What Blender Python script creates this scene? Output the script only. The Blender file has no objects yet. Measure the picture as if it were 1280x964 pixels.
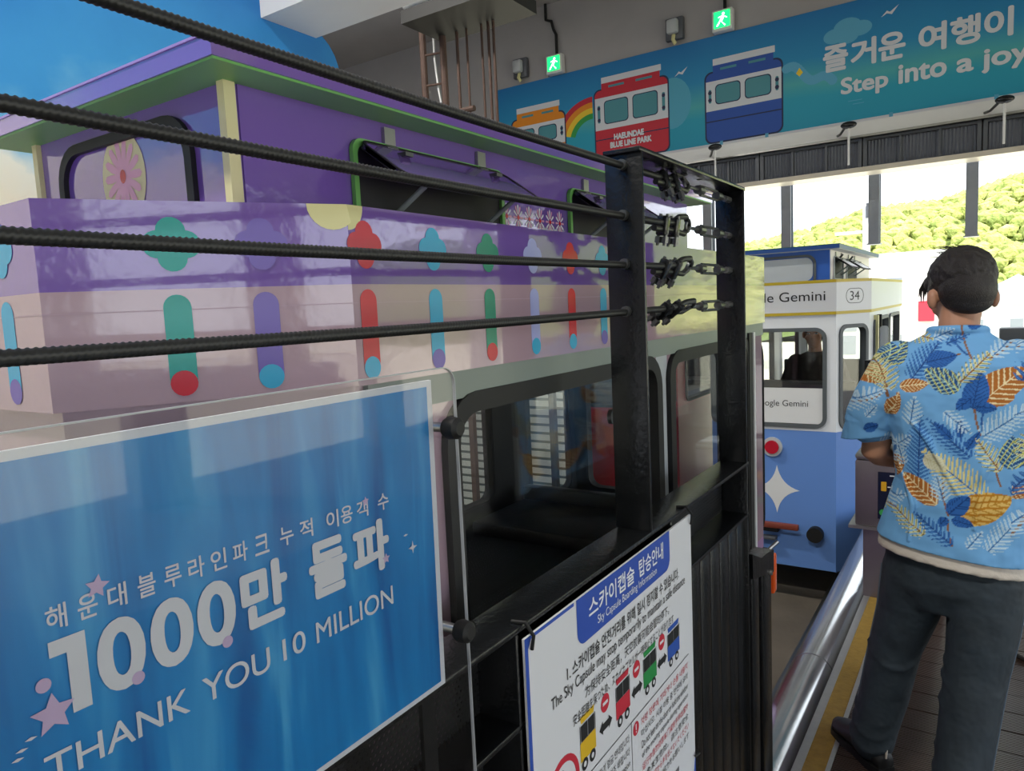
import bpy, bmesh, math, random
from math import sin, cos, pi, radians as R
from mathutils import Vector, Matrix

random.seed(7)
S = bpy.context.scene
COL = S.collection

# ------------------------------------------------------------------ camera
cam_d = bpy.data.cameras.new('camera')
cam = bpy.data.objects.new('camera', cam_d)
COL.objects.link(cam)
cam_d.sensor_width = 36.0
cam_d.lens = 901.0 / 1280.0 * 36.0
cam_d.clip_start = 0.02
cam_d.clip_end = 900
_y = Vector((600, 124, -901)).normalized()
_x = Vector((1361, -32, 901)).normalized()
_x = (_x - _y * _x.dot(_y)).normalized()
_z = _x.cross(_y)
cam.matrix_world = Matrix(((_x.x, _x.y, _x.z, 0), (_y.x, _y.y, _y.z, 0), (_z.x, _z.y, _z.z, 1.63), (0, 0, 0, 1)))
S.camera = cam

# ------------------------------------------------------------------ light, exposure
W = bpy.data.worlds.new('sky')
S.world = W
W.use_nodes = True
_bg = W.node_tree.nodes['Background']
_bg.inputs['Color'].default_value = (0.86, 0.93, 1.0, 1)
_bg.inputs['Strength'].default_value = 1.7
sun_d = bpy.data.lights.new('sun', 'SUN')
sun_d.energy = 4.2
sun_d.color = (1.0, 0.93, 0.78)
sun_d.angle = 0.01
sun = bpy.data.objects.new('sun', sun_d)
COL.objects.link(sun)
sun.rotation_euler = Vector((-0.62, 0.22, -0.75)).to_track_quat('-Z', 'Y').to_euler()
vs = S.view_settings
vs.view_transform = 'Standard'
vs.look = 'None'
vs.gamma = 1.0
vs.use_curve_mapping = False
vs.exposure = 0.95
S.cycles.max_bounces = 8
S.cycles.transparent_max_bounces = 16

# ------------------------------------------------------------------ materials
def lin(h):
    h = h.lstrip('#')
    out = []
    for i in (0, 2, 4):
        c = int(h[i:i + 2], 16) / 255
        out.append(c / 12.92 if c <= 0.04045 else ((c + 0.055) / 1.055) ** 2.4)
    return (*out, 1.0)

MATS = {}

def mat(name, col='#808080', rough=0.5, metal=0.0, noise=0.0, nscale=20.0, bump=0.0, bscale=60.0, spec=0.5, coat=0.0, stretch=(1, 1, 1)):
    """Principled material whose colour wanders by procedural noise."""
    if name in MATS:
        return MATS[name]
    m = bpy.data.materials.new(name)
    m.use_nodes = True
    nt = m.node_tree
    b = nt.nodes['Principled BSDF']
    c = lin(col)
    b.inputs['Roughness'].default_value = rough
    b.inputs['Metallic'].default_value = metal
    b.inputs['Specular IOR Level'].default_value = spec
    b.inputs['Coat Weight'].default_value = coat
    tc = nt.nodes.new('ShaderNodeTexCoord')
    mp = nt.nodes.new('ShaderNodeMapping')
    mp.inputs['Scale'].default_value = stretch
    nt.links.new(tc.outputs['Object'], mp.inputs['Vector'])
    n = nt.nodes.new('ShaderNodeTexNoise')
    n.inputs['Scale'].default_value = nscale
    n.inputs['Detail'].default_value = 4
    nt.links.new(mp.outputs['Vector'], n.inputs['Vector'])
    mx = nt.nodes.new('ShaderNodeMix')
    mx.data_type = 'RGBA'
    k = noise
    mx.inputs[6].default_value = tuple(max(0, v * (1 - k)) for v in c[:3]) + (1,)
    mx.inputs[7].default_value = tuple(min(1, v * (1 + k)) for v in c[:3]) + (1,)
    nt.links.new(n.outputs['Fac'], mx.inputs[0])
    nt.links.new(mx.outputs[2], b.inputs['Base Color'])
    if bump:
        n2 = nt.nodes.new('ShaderNodeTexNoise')
        n2.inputs['Scale'].default_value = bscale
        nt.links.new(mp.outputs['Vector'], n2.inputs['Vector'])
        bp = nt.nodes.new('ShaderNodeBump')
        bp.inputs['Strength'].default_value = bump
        bp.inputs['Distance'].default_value = 0.01
        nt.links.new(n2.outputs['Fac'], bp.inputs['Height'])
        nt.links.new(bp.outputs['Normal'], b.inputs['Normal'])
    MATS[name] = m
    return m

def ramp(nt, stops, interp='LINEAR'):
    r = nt.nodes.new('ShaderNodeValToRGB')
    r.color_ramp.interpolation = interp
    e = r.color_ramp.elements
    while len(e) < len(stops):
        e.new(0.5)
    for el, (p, c) in zip(e, stops):
        el.position = p
        el.color = lin(c) if isinstance(c, str) else c
    return r

def glass_mat(name, tint=(0.94, 0.95, 0.95), gloss=0.12, edge=0.24):
    m = bpy.data.materials.new(name)
    m.use_nodes = True
    nt = m.node_tree
    nt.nodes.remove(nt.nodes['Principled BSDF'])
    out = nt.nodes['Material Output']
    t = nt.nodes.new('ShaderNodeBsdfTransparent')
    t.inputs['Color'].default_value = (*tint, 1)
    g = nt.nodes.new('ShaderNodeBsdfGlossy')
    g.inputs['Roughness'].default_value = 0.03
    f = nt.nodes.new('ShaderNodeLayerWeight')
    f.inputs['Blend'].default_value = 0.5
    pw = nt.nodes.new('ShaderNodeMath')
    pw.operation = 'POWER'
    pw.inputs[1].default_value = 5.0
    nt.links.new(f.outputs['Facing'], pw.inputs[0])
    ad = nt.nodes.new('ShaderNodeMath')
    ad.operation = 'MULTIPLY_ADD'
    ad.inputs[1].default_value = edge
    ad.inputs[2].default_value = gloss * 0.5
    ad.use_clamp = True
    nt.links.new(pw.outputs[0], ad.inputs[0])
    mx = nt.nodes.new('ShaderNodeMixShader')
    nt.links.new(ad.outputs[0], mx.inputs['Fac'])
    nt.links.new(t.outputs[0], mx.inputs[1])
    nt.links.new(g.outputs[0], mx.inputs[2])
    nt.links.new(mx.outputs[0], out.inputs['Surface'])
    MATS[name] = m
    return m

def emit_mat(name, col, strength):
    m = bpy.data.materials.new(name)
    m.use_nodes = True
    b = m.node_tree.nodes['Principled BSDF']
    b.inputs['Base Color'].default_value = lin(col)
    b.inputs['Emission Color'].default_value = lin(col)
    b.inputs['Emission Strength'].default_value = strength
    MATS[name] = m
    return m

M_black = mat('black_painted_steel', '#141618', 0.27, 0.0, 0.35, 25, 0.15, 90)
M_rope = mat('black_rope', '#1b1c1c', 0.45, 0, 0.3, 40)
M_rubber = mat('black_rubber', '#0d0e0f', 0.6, 0, 0.2, 30)
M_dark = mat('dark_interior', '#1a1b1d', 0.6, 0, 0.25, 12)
M_steel = mat('brushed_steel', '#a9a9a6', 0.32, 0.9, 0.15, 30, 0.05, 80)
M_zinc = mat('zinc_hardware', '#6b6d6c', 0.35, 0.8, 0.3, 60)
M_white = mat('white_paint', '#dddfe0', 0.35, 0, 0.03, 5)
M_conc = mat('painted_concrete', '#a9a7a8', 0.85, 0, 0.14, 1.4, 0.1, 30)
M_concl = mat('pale_concrete', '#eeecea', 0.85, 0, 0.08, 2.0, 0.1, 30)
M_purple = mat('purple_vinyl', '#7559a8', 0.10, 0, 0.05, 4, 0.06, 45, coat=1.0)
M_lilac = mat('pale_pink_vinyl', '#ac929f', 0.12, 0, 0.03, 4, 0.05, 45, coat=0.9)
M_grn = mat('green_soffit_paint', '#6cae58', 0.4, 0, 0.15, 3)
M_cream = mat('cream_trim', '#d8d39c', 0.4, 0, 0.06, 8)
M_greyg = mat('grey_green_trim', '#7f8a84', 0.4, 0, 0.06, 8)
M_pillar = mat('pale_grey_pillar', '#b6bcc0', 0.4, 0, 0.05, 8)
M_glass = glass_mat('capsule_glass')
M_dglass = glass_mat('dark_glass', (0.55, 0.6, 0.6), 0.3)
M_acryl = glass_mat('acrylic_sheet', (0.90, 0.90, 0.91), 0.05, 0.22)
M_teal = mat('teal_vinyl', '#159a93', 0.25)
M_cyan = mat('cyan_vinyl', '#35a3cc', 0.25)
M_red = mat('red_vinyl', '#c21f34', 0.25)
M_violet = mat('violet_vinyl', '#6d5cae', 0.25)
M_lav = mat('lavender_vinyl', '#a3a8de', 0.25)
M_pink = mat('pink_petal_vinyl', '#d99db5', 0.3)
M_green = mat('green_vinyl', '#13876f', 0.25)
M_txtw = mat('white_print', '#e6eaee', 0.5)
M_txtb = mat('black_print', '#1d1f22', 0.5)

# ------------------------------------------------------------------ mesh builder
class MB:
    def __init__(s):
        s.v, s.f, s.mi, s.mats = [], [], [], []

    def m(s, m):
        if m not in s.mats:
            s.mats.append(m)
        return s.mats.index(m)

    def add(s, vs, fs, m):
        b = len(s.v)
        k = s.m(m)
        s.v += [tuple(v) for v in vs]
        for f in fs:
            s.f.append([i + b for i in f])
            s.mi.append(k)
        return s

    def box(s, x0, x1, y0, y1, z0, z1, m, mx=None):
        vs = [Vector((x, y, z)) for x in (x0, x1) for y in (y0, y1) for z in (z0, z1)]
        if mx:
            vs = [mx @ v for v in vs]
        return s.add(vs, [(0, 1, 3, 2), (4, 6, 7, 5), (0, 4, 5, 1), (2, 3, 7, 6), (0, 2, 6, 4), (1, 5, 7, 3)], m)

    def cbox(s, x0, x1, y0, y1, z0, z1, m, b=0.01, mx=None):
        """box with chamfered edges"""
        bm = bmesh.new()
        bmesh.ops.create_cube(bm, size=1)
        for v in bm.verts:
            v.co = Vector(((x0 + x1) / 2 + v.co.x * (x1 - x0), (y0 + y1) / 2 + v.co.y * (y1 - y0), (z0 + z1) / 2 + v.co.z * (z1 - z0)))
        bmesh.ops.bevel(bm, geom=bm.edges[:], offset=b, segments=2, affect='EDGES', profile=0.5)
        bm.verts.ensure_lookup_table()
        bm.verts.index_update()
        vs = [mx @ v.co if mx else v.co.copy() for v in bm.verts]
        fs = [[v.index for v in f.verts] for f in bm.faces]
        bm.free()
        return s.add(vs, fs, m)

    def prism(s, pts, o, u, v, d0, d1, m):
        """polygon pts (a,b) in plane o,u,v extruded along u x v from d0 to d1"""
        u, v, o = Vector(u), Vector(v), Vector(o)
        n = u.cross(v).normalized()
        N = len(pts)
        vs = [o + u * a + v * b + n * d0 for a, b in pts] + [o + u * a + v * b + n * d1 for a, b in pts]
        fs = [tuple(reversed(range(N))), tuple(range(N, 2 * N))]
        fs += [(i, (i + 1) % N, N + (i + 1) % N, N + i) for i in range(N)]
        return s.add(vs, fs, m)

    def ring(s, outer, inner, o, u, v, d0, d1, m):
        """band between two closed loops of equal length, extruded"""
        u, v, o = Vector(u), Vector(v), Vector(o)
        n = u.cross(v).normalized()
        N = len(outer)
        vs = []
        for loop, d in ((outer, d0), (inner, d0), (outer, d1), (inner, d1)):
            vs += [o + u * a + v * b + n * d for a, b in loop]
        fs = []
        for i in range(N):
            j = (i + 1) % N
            fs += [(i, N + i, N + j, j), (2 * N + i, 2 * N + j, 3 * N + j, 3 * N + i),
                   (i, j, 2 * N + j, 2 * N + i), (N + i, 3 * N + i, 3 * N + j, N + j)]
        return s.add(vs, fs, m)

    def tube(s, path, r, m, n=10, caps=True):
        path = [Vector(p) for p in path]
        rs = r if isinstance(r, (list, tuple)) else [r] * len(path)
        vs, fs = [], []
        up = None
        for i, p in enumerate(path):
            t = (path[min(i + 1, len(path) - 1)] - path[max(i - 1, 0)]).normalized()
            if up is None:
                a = Vector((0, 0, 1)) if abs(t.z) < 0.9 else Vector((1, 0, 0))
                up = (a - t * a.dot(t)).normalized()
            else:
                up = (up - t * up.dot(t)).normalized()
            w = t.cross(up)
            for k in range(n):
                an = 2 * pi * k / n
                vs.append(p + (up * cos(an) + w * sin(an)) * rs[i])
        for i in range(len(path) - 1):
            for k in range(n):
                a, b = i * n + k, i * n + (k + 1) % n
                fs.append((a, b, b + n, a + n))
        if caps:
            fs.append(tuple(reversed(range(n))))
            fs.append(tuple(range((len(path) - 1) * n, len(path) * n)))
        return s.add(vs, fs, m)

    def cyl(s, a, b, r, m, n=20):
        return s.tube([a, b], r, m, n)

    def ell(s, c, rx, ry, rz, m, n=14, k=10, mx=None):
        vs, fs = [], []
        c = Vector(c)
        for i in range(k + 1):
            th = pi * i / k
            for j in range(n):
                ph = 2 * pi * j / n
                p = Vector((rx * sin(th) * cos(ph), ry * sin(th) * sin(ph), rz * cos(th)))
                if mx:
                    p = mx @ p
                vs.append(c + p)
        for i in range(k):
            for j in range(n):
                a, b = i * n + j, i * n + (j + 1) % n
                fs.append((a, a + n, b + n, b))
        return s.add(vs, fs, m)

    def loft(s, secs, m, n=24, e=2.0):
        """secs: (cx,cy,cz,rx,ry[,tiltx,tilty]) closed loft of superellipses"""
        vs, fs = [], []
        for sc in secs:
            cx, cy, cz, rx, ry = sc[:5]
            tx, ty = (sc[5], sc[6]) if len(sc) > 6 else (0, 0)
            for k in range(n):
                a = 2 * pi * k / n
                ca, sa = cos(a), sin(a)
                x = rx * math.copysign(abs(ca) ** (2 / e), ca)
                y = ry * math.copysign(abs(sa) ** (2 / e), sa)
                vs.append((cx + x, cy + y, cz + x * tx + y * ty))
        L = len(secs)
        for i in range(L - 1):
            for k in range(n):
                a, b = i * n + k, i * n + (k + 1) % n
                fs.append((a, b, b + n, a + n))
        fs.append(tuple(reversed(range(n))))
        fs.append(tuple(range((L - 1) * n, L * n)))
        return s.add(vs, fs, m)

    def text(s, body, o, u, v, a0, b0, w, h, m, bold=0.0, d=0.0006, shear=0.0, spacing=1.0):
        """lettering filling the box (a0,b0,w,h) of plane o,u,v"""
        c = bpy.data.curves.new('t', 'FONT')
        c.body = body
        c.resolution_u = 5
        c.shear = shear
        c.space_character = spacing
        ob = bpy.data.objects.new('t', c)
        COL.objects.link(ob)
        dg = bpy.context.evaluated_depsgraph_get()
        me = bpy.data.meshes.new_from_object(ob.evaluated_get(dg))
        P = [p.co.copy() for p in me.vertices]
        F = [list(p.vertices) for p in me.polygons]
        bpy.data.objects.remove(ob)
        bpy.data.curves.remove(c)
        bpy.data.meshes.remove(me)
        if not P:
            return s
        x0, x1 = min(p.x for p in P), max(p.x for p in P)
        y0, y1 = min(p.y for p in P), max(p.y for p in P)
        e = bold
        sx = w / max(1e-6, x1 - x0 + 2 * e)
        sy = h / max(1e-6, y1 - y0 + 2 * e) if h else sx
        o, u, v = Vector(o), Vector(u), Vector(v)
        n = u.cross(v).normalized()
        sh_ = [(0, 0)] if not bold else [(e * cos(pi * k / 4), e * sin(pi * k / 4)) for k in range(8)] + [(0, 0)]
        for i, (ox, oy) in enumerate(sh_):
            s.add([o + u * (a0 + (p.x - x0 + e + ox) * sx) + v * (b0 + (p.y - y0 + e + oy) * sy) + n * (d + i * d * 0.012) for p in P], F, m)
        return s

    def decal(s, pts, o, u, v, d, m):
        u, v, o = Vector(u), Vector(v), Vector(o)
        n = u.cross(v).normalized()
        return s.add([o + u * a + v * b + n * d for a, b in pts], [tuple(range(len(pts)))], m)

    def build(s, name, parent=None, smooth=True, ang=35, loc=None):
        me = bpy.data.meshes.new(name)
        me.from_pydata(s.v, [], s.f)
        for m in s.mats:
            me.materials.append(m)
        me.polygons.foreach_set('material_index', s.mi)
        me.update()
        if smooth:
            me.shade_smooth()
            me.set_sharp_from_angle(angle=R(ang))
        ob = bpy.data.objects.new(name, me)
        COL.objects.link(ob)
        if parent:
            ob.parent = parent
        if loc:
            ob.location = loc
        return ob

def circ(cx, cy, r, n=24, ry=None, a0=0.0):
    ry = ry or r
    return [(cx + r * cos(a0 + 2 * pi * k / n), cy + ry * sin(a0 + 2 * pi * k / n)) for k in range(n)]

def rrect(x0, y0, x1, y1, r, k=6):
    """rounded rectangle, 4*(k+1) points, counter-clockwise from the right-bottom arc"""
    pts = []
    for cx, cy, a in ((x1 - r, y0 + r, -pi / 2), (x1 - r, y1 - r, 0), (x0 + r, y1 - r, pi / 2), (x0 + r, y0 + r, pi)):
        for i in range(k + 1):
            t = a + (pi / 2) * i / k
            pts.append((cx + r * cos(t), cy + r * sin(t)))
    return pts

def rect_match(x0, y0, x1, y1, hole, k=6):
    """rectangle loop with the points of a rounded-rect hole carried out to it"""
    hx0, hy0, hx1, hy1, r = hole
    out = []
    corners = ((x1, y0), (x1, y1), (x0, y1), (x0, y0))
    starts = ((hx1 - r, y0), (x1, hy1 - r), (hx0 + r, y1), (x0, hy0 + r))
    ends = ((x1, hy0 + r), (hx1 - r, y1), (x0, hy1 - r), (hx0 + r, y0))
    for c, a, b in zip(corners, starts, ends):
        for i in range(k + 1):
            t = i / k
            if t <= 0.5:
                q = t * 2
                out.append((a[0] + (c[0] - a[0]) * q, a[1] + (c[1] - a[1]) * q))
            else:
                q = t * 2 - 1
                out.append((c[0] + (b[0] - c[0]) * q, c[1] + (b[1] - c[1]) * q))
    return out

def thing(name, label, cat, loc=(0, 0, 0), rz=0, group=None):
    o = bpy.data.objects.new(name, None)
    o.empty_display_size = 0.1
    COL.objects.link(o)
    o.location = loc
    o.rotation_euler = (0, 0, rz)
    return tag(o, label, cat, group)

def tag(o, label, cat, group=None, kind=None):
    o['label'] = label
    o['category'] = cat
    if group:
        o['group'] = group
    if kind:
        o['kind'] = kind
    return o

def struct(mb, name, label=None, **kw):
    o = mb.build(name, **kw)
    o['kind'] = 'structure'
    if label:
        o['label'] = label
    return o

def dup(root, loc):
    r = root.copy()
    COL.objects.link(r)
    r.location = loc
    for ch in list(root.children):
        c = ch.copy()
        COL.objects.link(c)
        c.parent = r
        for g in ch.children:
            d = g.copy()
            COL.objects.link(d)
            d.parent = c
    return r

X, Y, Z = Vector((1, 0, 0)), Vector((0, 1, 0)), Vector((0, 0, 1))

# ================================================================== SETTING
# deck with ribbed dark boards
def deck_mat():
    m = mat('dark_ribbed_decking', '#372922', 0.33, 0, 0.35, 6, stretch=(0.6, 6, 1))
    nt = m.node_tree
    b = nt.nodes['Principled BSDF']
    tc = nt.nodes.new('ShaderNodeTexCoord')
    sx = nt.nodes.new('ShaderNodeSeparateXYZ')
    nt.links.new(tc.outputs['Object'], sx.inputs[0])
    w = nt.nodes.new('ShaderNodeMath'); w.operation = 'MULTIPLY'; w.inputs[1].default_value = 2 * pi / 0.0115
    nt.links.new(sx.outputs['Y'], w.inputs[0])
    sn = nt.nodes.new('ShaderNodeMath'); sn.operation = 'SINE'
    nt.links.new(w.outputs[0], sn.inputs[0])
    bp = nt.nodes.new('ShaderNodeBump'); bp.inputs['Strength'].default_value = 0.55; bp.inputs['Distance'].default_value = 0.003
    nt.links.new(sn.outputs[0], bp.inputs['Height'])
    nt.links.new(bp.outputs['Normal'], b.inputs['Normal'])
    return m
M_deck = deck_mat()
fl = MB()
yy = -4.0
while yy < 9.3:
    fl.box(-0.43, 6.0, yy, min(yy + 0.142, 9.3), -0.03, 0.0, M_deck)
    yy += 0.147
fl.box(-0.49, 6.0, -4, 9.3, -0.8, -0.031, M_conc)
struct(fl, 'floor', 'dark ribbed deck boards of the boarding platform')
M_pit = mat('stained_concrete', '#6f675c', 0.8, 0, 0.35, 3, 0.25, 25)
struct(MB().box(-14, -0.49, -4, 9.9, -0.9, -0.75, M_pit), 'floor_track', 'stained concrete bed under the capsule track')
M_ground = mat('outdoor_ground', '#cfc9b2', 0.9, 0, 0.2, 0.3)
struct(MB().box(-300, 300, 12, 420, -3.2, -3.0, M_ground).box(6.0, 300, -60, 12, -3.2, -3.0, M_ground), 'ground', 'pale open ground outside the station')
# platform edge
M_yel = mat('yellow_tactile_strip', '#957834', 0.7, 0, 0.35, 30, 0.4, 120)
M_alu = mat('pale_aluminium_edge', '#b7b8b8', 0.35, 0.7, 0.1, 40)
struct(MB().box(-0.515, -0.445, -4, 9.3, -0.03, 0.004, M_yel), 'trim_1', 'worn yellow warning strip along the platform edge')
struct(MB().box(-0.445, -0.43, -4, 9.3, -0.03, 0.006, M_alu), 'trim_2', 'thin aluminium strip between deck and yellow line')
struct(MB().box(-0.545, -0.515, -4, 9.3, -0.06, 0.006, M_alu).box(-0.545, -0.53, -4, 9.3, -0.7, -0.06, M_black), 'trim_3', 'pale metal angle along the platform edge')
# ceiling, walls
struct(MB().box(-14, 5.5, -6, 9.8, 6.0, 6.3, M_conc), 'ceiling', 'dim grey station ceiling')
struct(MB().box(-3.5, 5.5, 2.845, 3.25, 3.343, 6.0, M_concl), 'trim_4', 'broad pale concrete beam under the ceiling')
bw = MB()
bw.box(-14, 6.5, 9.575, 9.8, 3.02, 6.0, M_conc)          # wall above the opening
bw.box(-14, -7.2, 9.575, 9.8, -0.9, 3.02, M_conc)
struct(bw, 'wall_back', 'grey concrete wall above the track opening')
struct(MB().box(-14.2, -14, -6, 9.8, -0.9, 6.0, M_conc), 'wall_left', 'far grey side wall')
rw = MB()
rw.box(5.3, 5.5, -6, 9.8, 3.0, 6.0, M_conc)
for yy in (-4.5, -2.2, 0.6, 3.4, 6.4, 9.3):
    rw.box(5.25, 5.5, yy, yy + 0.5, -0.8, 3.0, M_conc)
struct(rw, 'wall_right', 'grey wall with wide openings and pillars on the platform side')
struct(MB().box(-14, 5.5, -6.2, -6, -0.9, 6.0, M_conc), 'wall_rear', 'grey wall behind the viewpoint')

# unseen fill light, added to brighten the shutter and far wall
cl_t = thing('added_fill_light', 'unseen fill light added on the ceiling over the far track', 'fill light', (-5.2, 3.2, 5.9))
MB().cbox(-1.2, 1.2, -0.2, 0.2, 0.0, 0.1, M_white, 0.01).build('housing', cl_t)
MB().box(-1.1, 1.1, -0.15, 0.15, -0.012, 0.0, emit_mat('fill_panel_glow', '#fff6e4', 6.0)).build('diffuser', cl_t, smooth=False)
ld = bpy.data.lights.new('fill_lamp', 'AREA'); ld.shape = 'RECTANGLE'; ld.size = 2.2; ld.size_y = 0.3; ld.energy = 130; ld.color = (1.0, 0.96, 0.88)
lo = bpy.data.objects.new('fill_lamp', ld); COL.objects.link(lo); lo.parent = cl_t; lo.location = (0, 0, -0.03)
cl_2 = dup(cl_t, (-1.4, -1.0, 5.9))  # second added fill light, out of view, lifts mural and capsule roofs
cl_2['label'] = 'unseen fill light added on the ceiling above the viewpoint'
# painted mural wall: blue sky and cream clouds
def mural_mat():
    m = bpy.data.materials.new('sky_mural_paint')
    m.use_nodes = True
    nt = m.node_tree
    b = nt.nodes['Principled BSDF']
    b.inputs['Roughness'].default_value = 0.6
    tc = nt.nodes.new('ShaderNodeTexCoord')
    sp = nt.nodes.new('ShaderNodeSeparateXYZ')
    nt.links.new(tc.outputs['Object'], sp.inputs[0])
    n = nt.nodes.new('ShaderNodeTexNoise')
    n.inputs['Scale'].default_value = 1.6
    n.inputs['Detail'].default_value = 6
    nt.links.new(tc.outputs['Object'], n.inputs['Vector'])
    a = nt.nodes.new('ShaderNodeMath'); a.operation = 'MULTIPLY_ADD'
    a.inputs[1].default_value = 0.9
    nt.links.new(n.outputs['Fac'], a.inputs[0])
    nt.links.new(sp.outputs['Z'], a.inputs[2])
    mr = nt.nodes.new('ShaderNodeMapRange')
    mr.inputs['From Min'].default_value = 2.75
    mr.inputs['From Max'].default_value = 4.1
    nt.links.new(a.outputs[0], mr.inputs['Value'])
    r = ramp(nt, [(0.0, '#f6efdc'), (0.12, '#eef0e6'), (0.2, '#7cc2e6'), (0.4, '#3596da'), (0.8, '#1c78c4'), (1.0, '#1668b4')])
    nt.links.new(mr.outputs[0], r.inputs[0])
    nt.links.new(r.outputs[0], b.inputs['Base Color'])
    return m
M_mural = mural_mat()
mw = MB()
pts = [(-6, -0.9), (3.43, -0.9), (3.43, 3.15)]
for k in range(7):
    t = pi / 2 * k / 6
    pts.append((3.18 + 0.25 * cos(t), 3.15 + 0.25 * sin(t)))
pts += [(2.845, 3.40), (2.845, 6.0), (-6, 6.0)]
mw.prism(pts, (-3.5, 0, 0), Y, Z, -0.18, 0.0, M_mural)
struct(mw, 'wall_mural', 'tall wall painted as blue sky with cream clouds')

# lintel under the banner: white band, louvred vents, bright sill
struct(MB().box(-7.2, 6.5, 9.40, 9.56, 3.40, 3.58, M_white).box(-7.2, 6.5, 9.36, 9.56, 3.40, 3.425, M_steel), 'trim_5', 'white metal band below the long banner')
struct(MB().box(-7.2, 6.5, 9.30, 9.62, 3.00, 3.055, mat('pale_sill_metal', '#cfc8b8', 0.35, 0.2, 0.1, 10)), 'trim_6', 'pale metal beam along the bottom of the vents')
def vent_mat():
    m = mat('dark_ribbed_vent', '#6a6f7a', 0.5, 0.2, 0.1, 20)
    nt = m.node_tree
    b = nt.nodes['Principled BSDF']
    tc = nt.nodes.new('ShaderNodeTexCoord')
    w = nt.nodes.new('ShaderNodeTexWave')
    w.inputs['Scale'].default_value = 9
    nt.links.new(tc.outputs['Object'], w.inputs['Vector'])
    bp = nt.nodes.new('ShaderNodeBump'); bp.inputs['Strength'].default_value = 0.8; bp.inputs['Distance'].default_value = 0.02
    nt.links.new(w.outputs['Fac'], bp.inputs['Height'])
    nt.links.new(bp.outputs['Normal'], b.inputs['Normal'])
    return m
M_vent = vent_mat()
M_vframe = mat('grey_vent_frame', '#5f636a', 0.45, 0.3, 0.08, 20)
def vent(x, w):
    t = thing('vent_panel', 'dark ribbed vent panel in the row under the banner', 'vent', (x, 9.46, 3.055), 0, 'vent panels under the banner')
    MB().box(0.04, w - 0.04, 0.02, 0.08, 0.03, 0.31, M_vent).build('louvre', t, smooth=False)
    f = MB()
    f.ring([(0, 0), (w, 0), (w, 0.345), (0, 0.345)], [(0.04, 0.03), (w - 0.04, 0.03), (w - 0.04, 0.315), (0.04, 0.315)], (0, 0.02, 0), X, Z, -0.02, 0.03, M_vframe)
    f.box(w / 3 - 0.012, w / 3 + 0.012, -0.01, 0.02, 0.03, 0.315, M_vframe).box(2 * w / 3 - 0.012, 2 * w / 3 + 0.012, -0.01, 0.02, 0.03, 0.315, M_vframe)
    f.build('frame', t, smooth=False)
    return t
v0 = vent(-7.1, 1.15)
for k in range(1, 11):
    dup(v0, (-7.1 + 1.165 * k, 9.46, 3.055))
# short stub columns hanging behind the beam
M_stub = mat('grey_steel_column', '#8d939b', 0.45, 0.4, 0.08, 15)
def stub(x, z0, lab):
    m = MB()
    m.box(x - 0.06, x + 0.06, 9.86, 9.88, z0, 3.3, M_stub).box(x - 0.06, x + 0.06, 10.0, 10.02, z0, 3.3, M_stub)
    m.box(x - 0.012, x + 0.012, 9.88, 10.0, z0, 3.3, M_stub).box(x - 0.075, x + 0.075, 9.85, 10.03, z0 - 0.015, z0, M_stub)
    m.box(x - 0.075, x + 0.075, 9.80, 10.03, 3.3, 3.34, M_stub)
    tag(m.build('hanging_post', smooth=False), lab, 'post', 'hanging posts at the opening')
stub(-3.26, 2.10, 'grey steel post hanging beside the dark end of the wire fence')
stub(-2.23, 2.22, 'grey hanging post above the blue and white capsule roof')
stub(-1.21, 2.22, 'grey hanging post between capsule and the man, against the hill')
stub(-0.21, 2.22, 'grey hanging post above the head of the man')
# column behind the window of the pink capsule

# ================================================================== BANNER
BO, BU, BV = Vector((0, 9.555, 0)), X, Z
def banner_bg():
    m = bpy.data.materials.new('banner_print')
    m.use_nodes = True
    nt = m.node_tree
    b = nt.nodes['Principled BSDF']
    b.inputs['Roughness'].default_value = 0.6
    tc = nt.nodes.new('ShaderNodeTexCoord')
    sp = nt.nodes.new('ShaderNodeSeparateXYZ')
    nt.links.new(tc.outputs['Object'], sp.inputs[0])
    n = nt.nodes.new('ShaderNodeTexNoise'); n.inputs['Scale'].default_value = 0.5
    nt.links.new(tc.outputs['Object'], n.inputs['Vector'])
    a = nt.nodes.new('ShaderNodeMath'); a.operation = 'MULTIPLY_ADD'; a.inputs[1].default_value = 0.5
    nt.links.new(n.outputs['Fac'], a.inputs[0]); nt.links.new(sp.outputs['Z'], a.inputs[2])
    mr = nt.nodes.new('ShaderNodeMapRange'); mr.inputs['From Min'].default_value = 3.8; mr.inputs['From Max'].default_value = 5.2
    nt.links.new(a.outputs[0], mr.inputs['Value'])
    r = ramp(nt, [(0, '#1596b8'), (0.3, '#1f9dba'), (0.42, '#4bacb4'), (0.62, '#1f8cc0'), (1, '#1273b4')])
    nt.links.new(mr.outputs[0], r.inputs[0])
    nt.links.new(r.outputs[0], b.inputs['Base Color'])
    return m
t = thing('banner', 'long blue banner with cartoon capsules high on the grey wall', 'banner', (0, 0, 0))
MB().box(-6.42, 4.0, 9.55, 9.56, 3.58, 4.975, banner_bg()).build('sheet', t, smooth=False)
g = MB()
def bd(pts, m, d=0.001):
    g.decal(pts, BO - Y * 0.006, BU, BV, d, m)
def brect(x0, z0, x1, z1, m, d=0.001):
    bd([(x0, z0), (x1, z0), (x1, z1), (x0, z1)], m, d)
P_navy = mat('navy_print', '#1d3a8c', 0.6)
P_blue = mat('royal_blue_print', '#2350a8', 0.6)
P_red = mat('red_print', '#c02338', 0.6)
P_org = mat('orange_print', '#e08a1c', 0.6)
P_yel = mat('yellow_print', '#e8c832', 0.6)
P_grn = mat('green_print', '#2f9a4a', 0.6)
P_gls = mat('teal_window_print', '#4a8f9c', 0.6)
P_cloud = mat('pale_cloud_print', '#58a8cc', 0.6)
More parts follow.
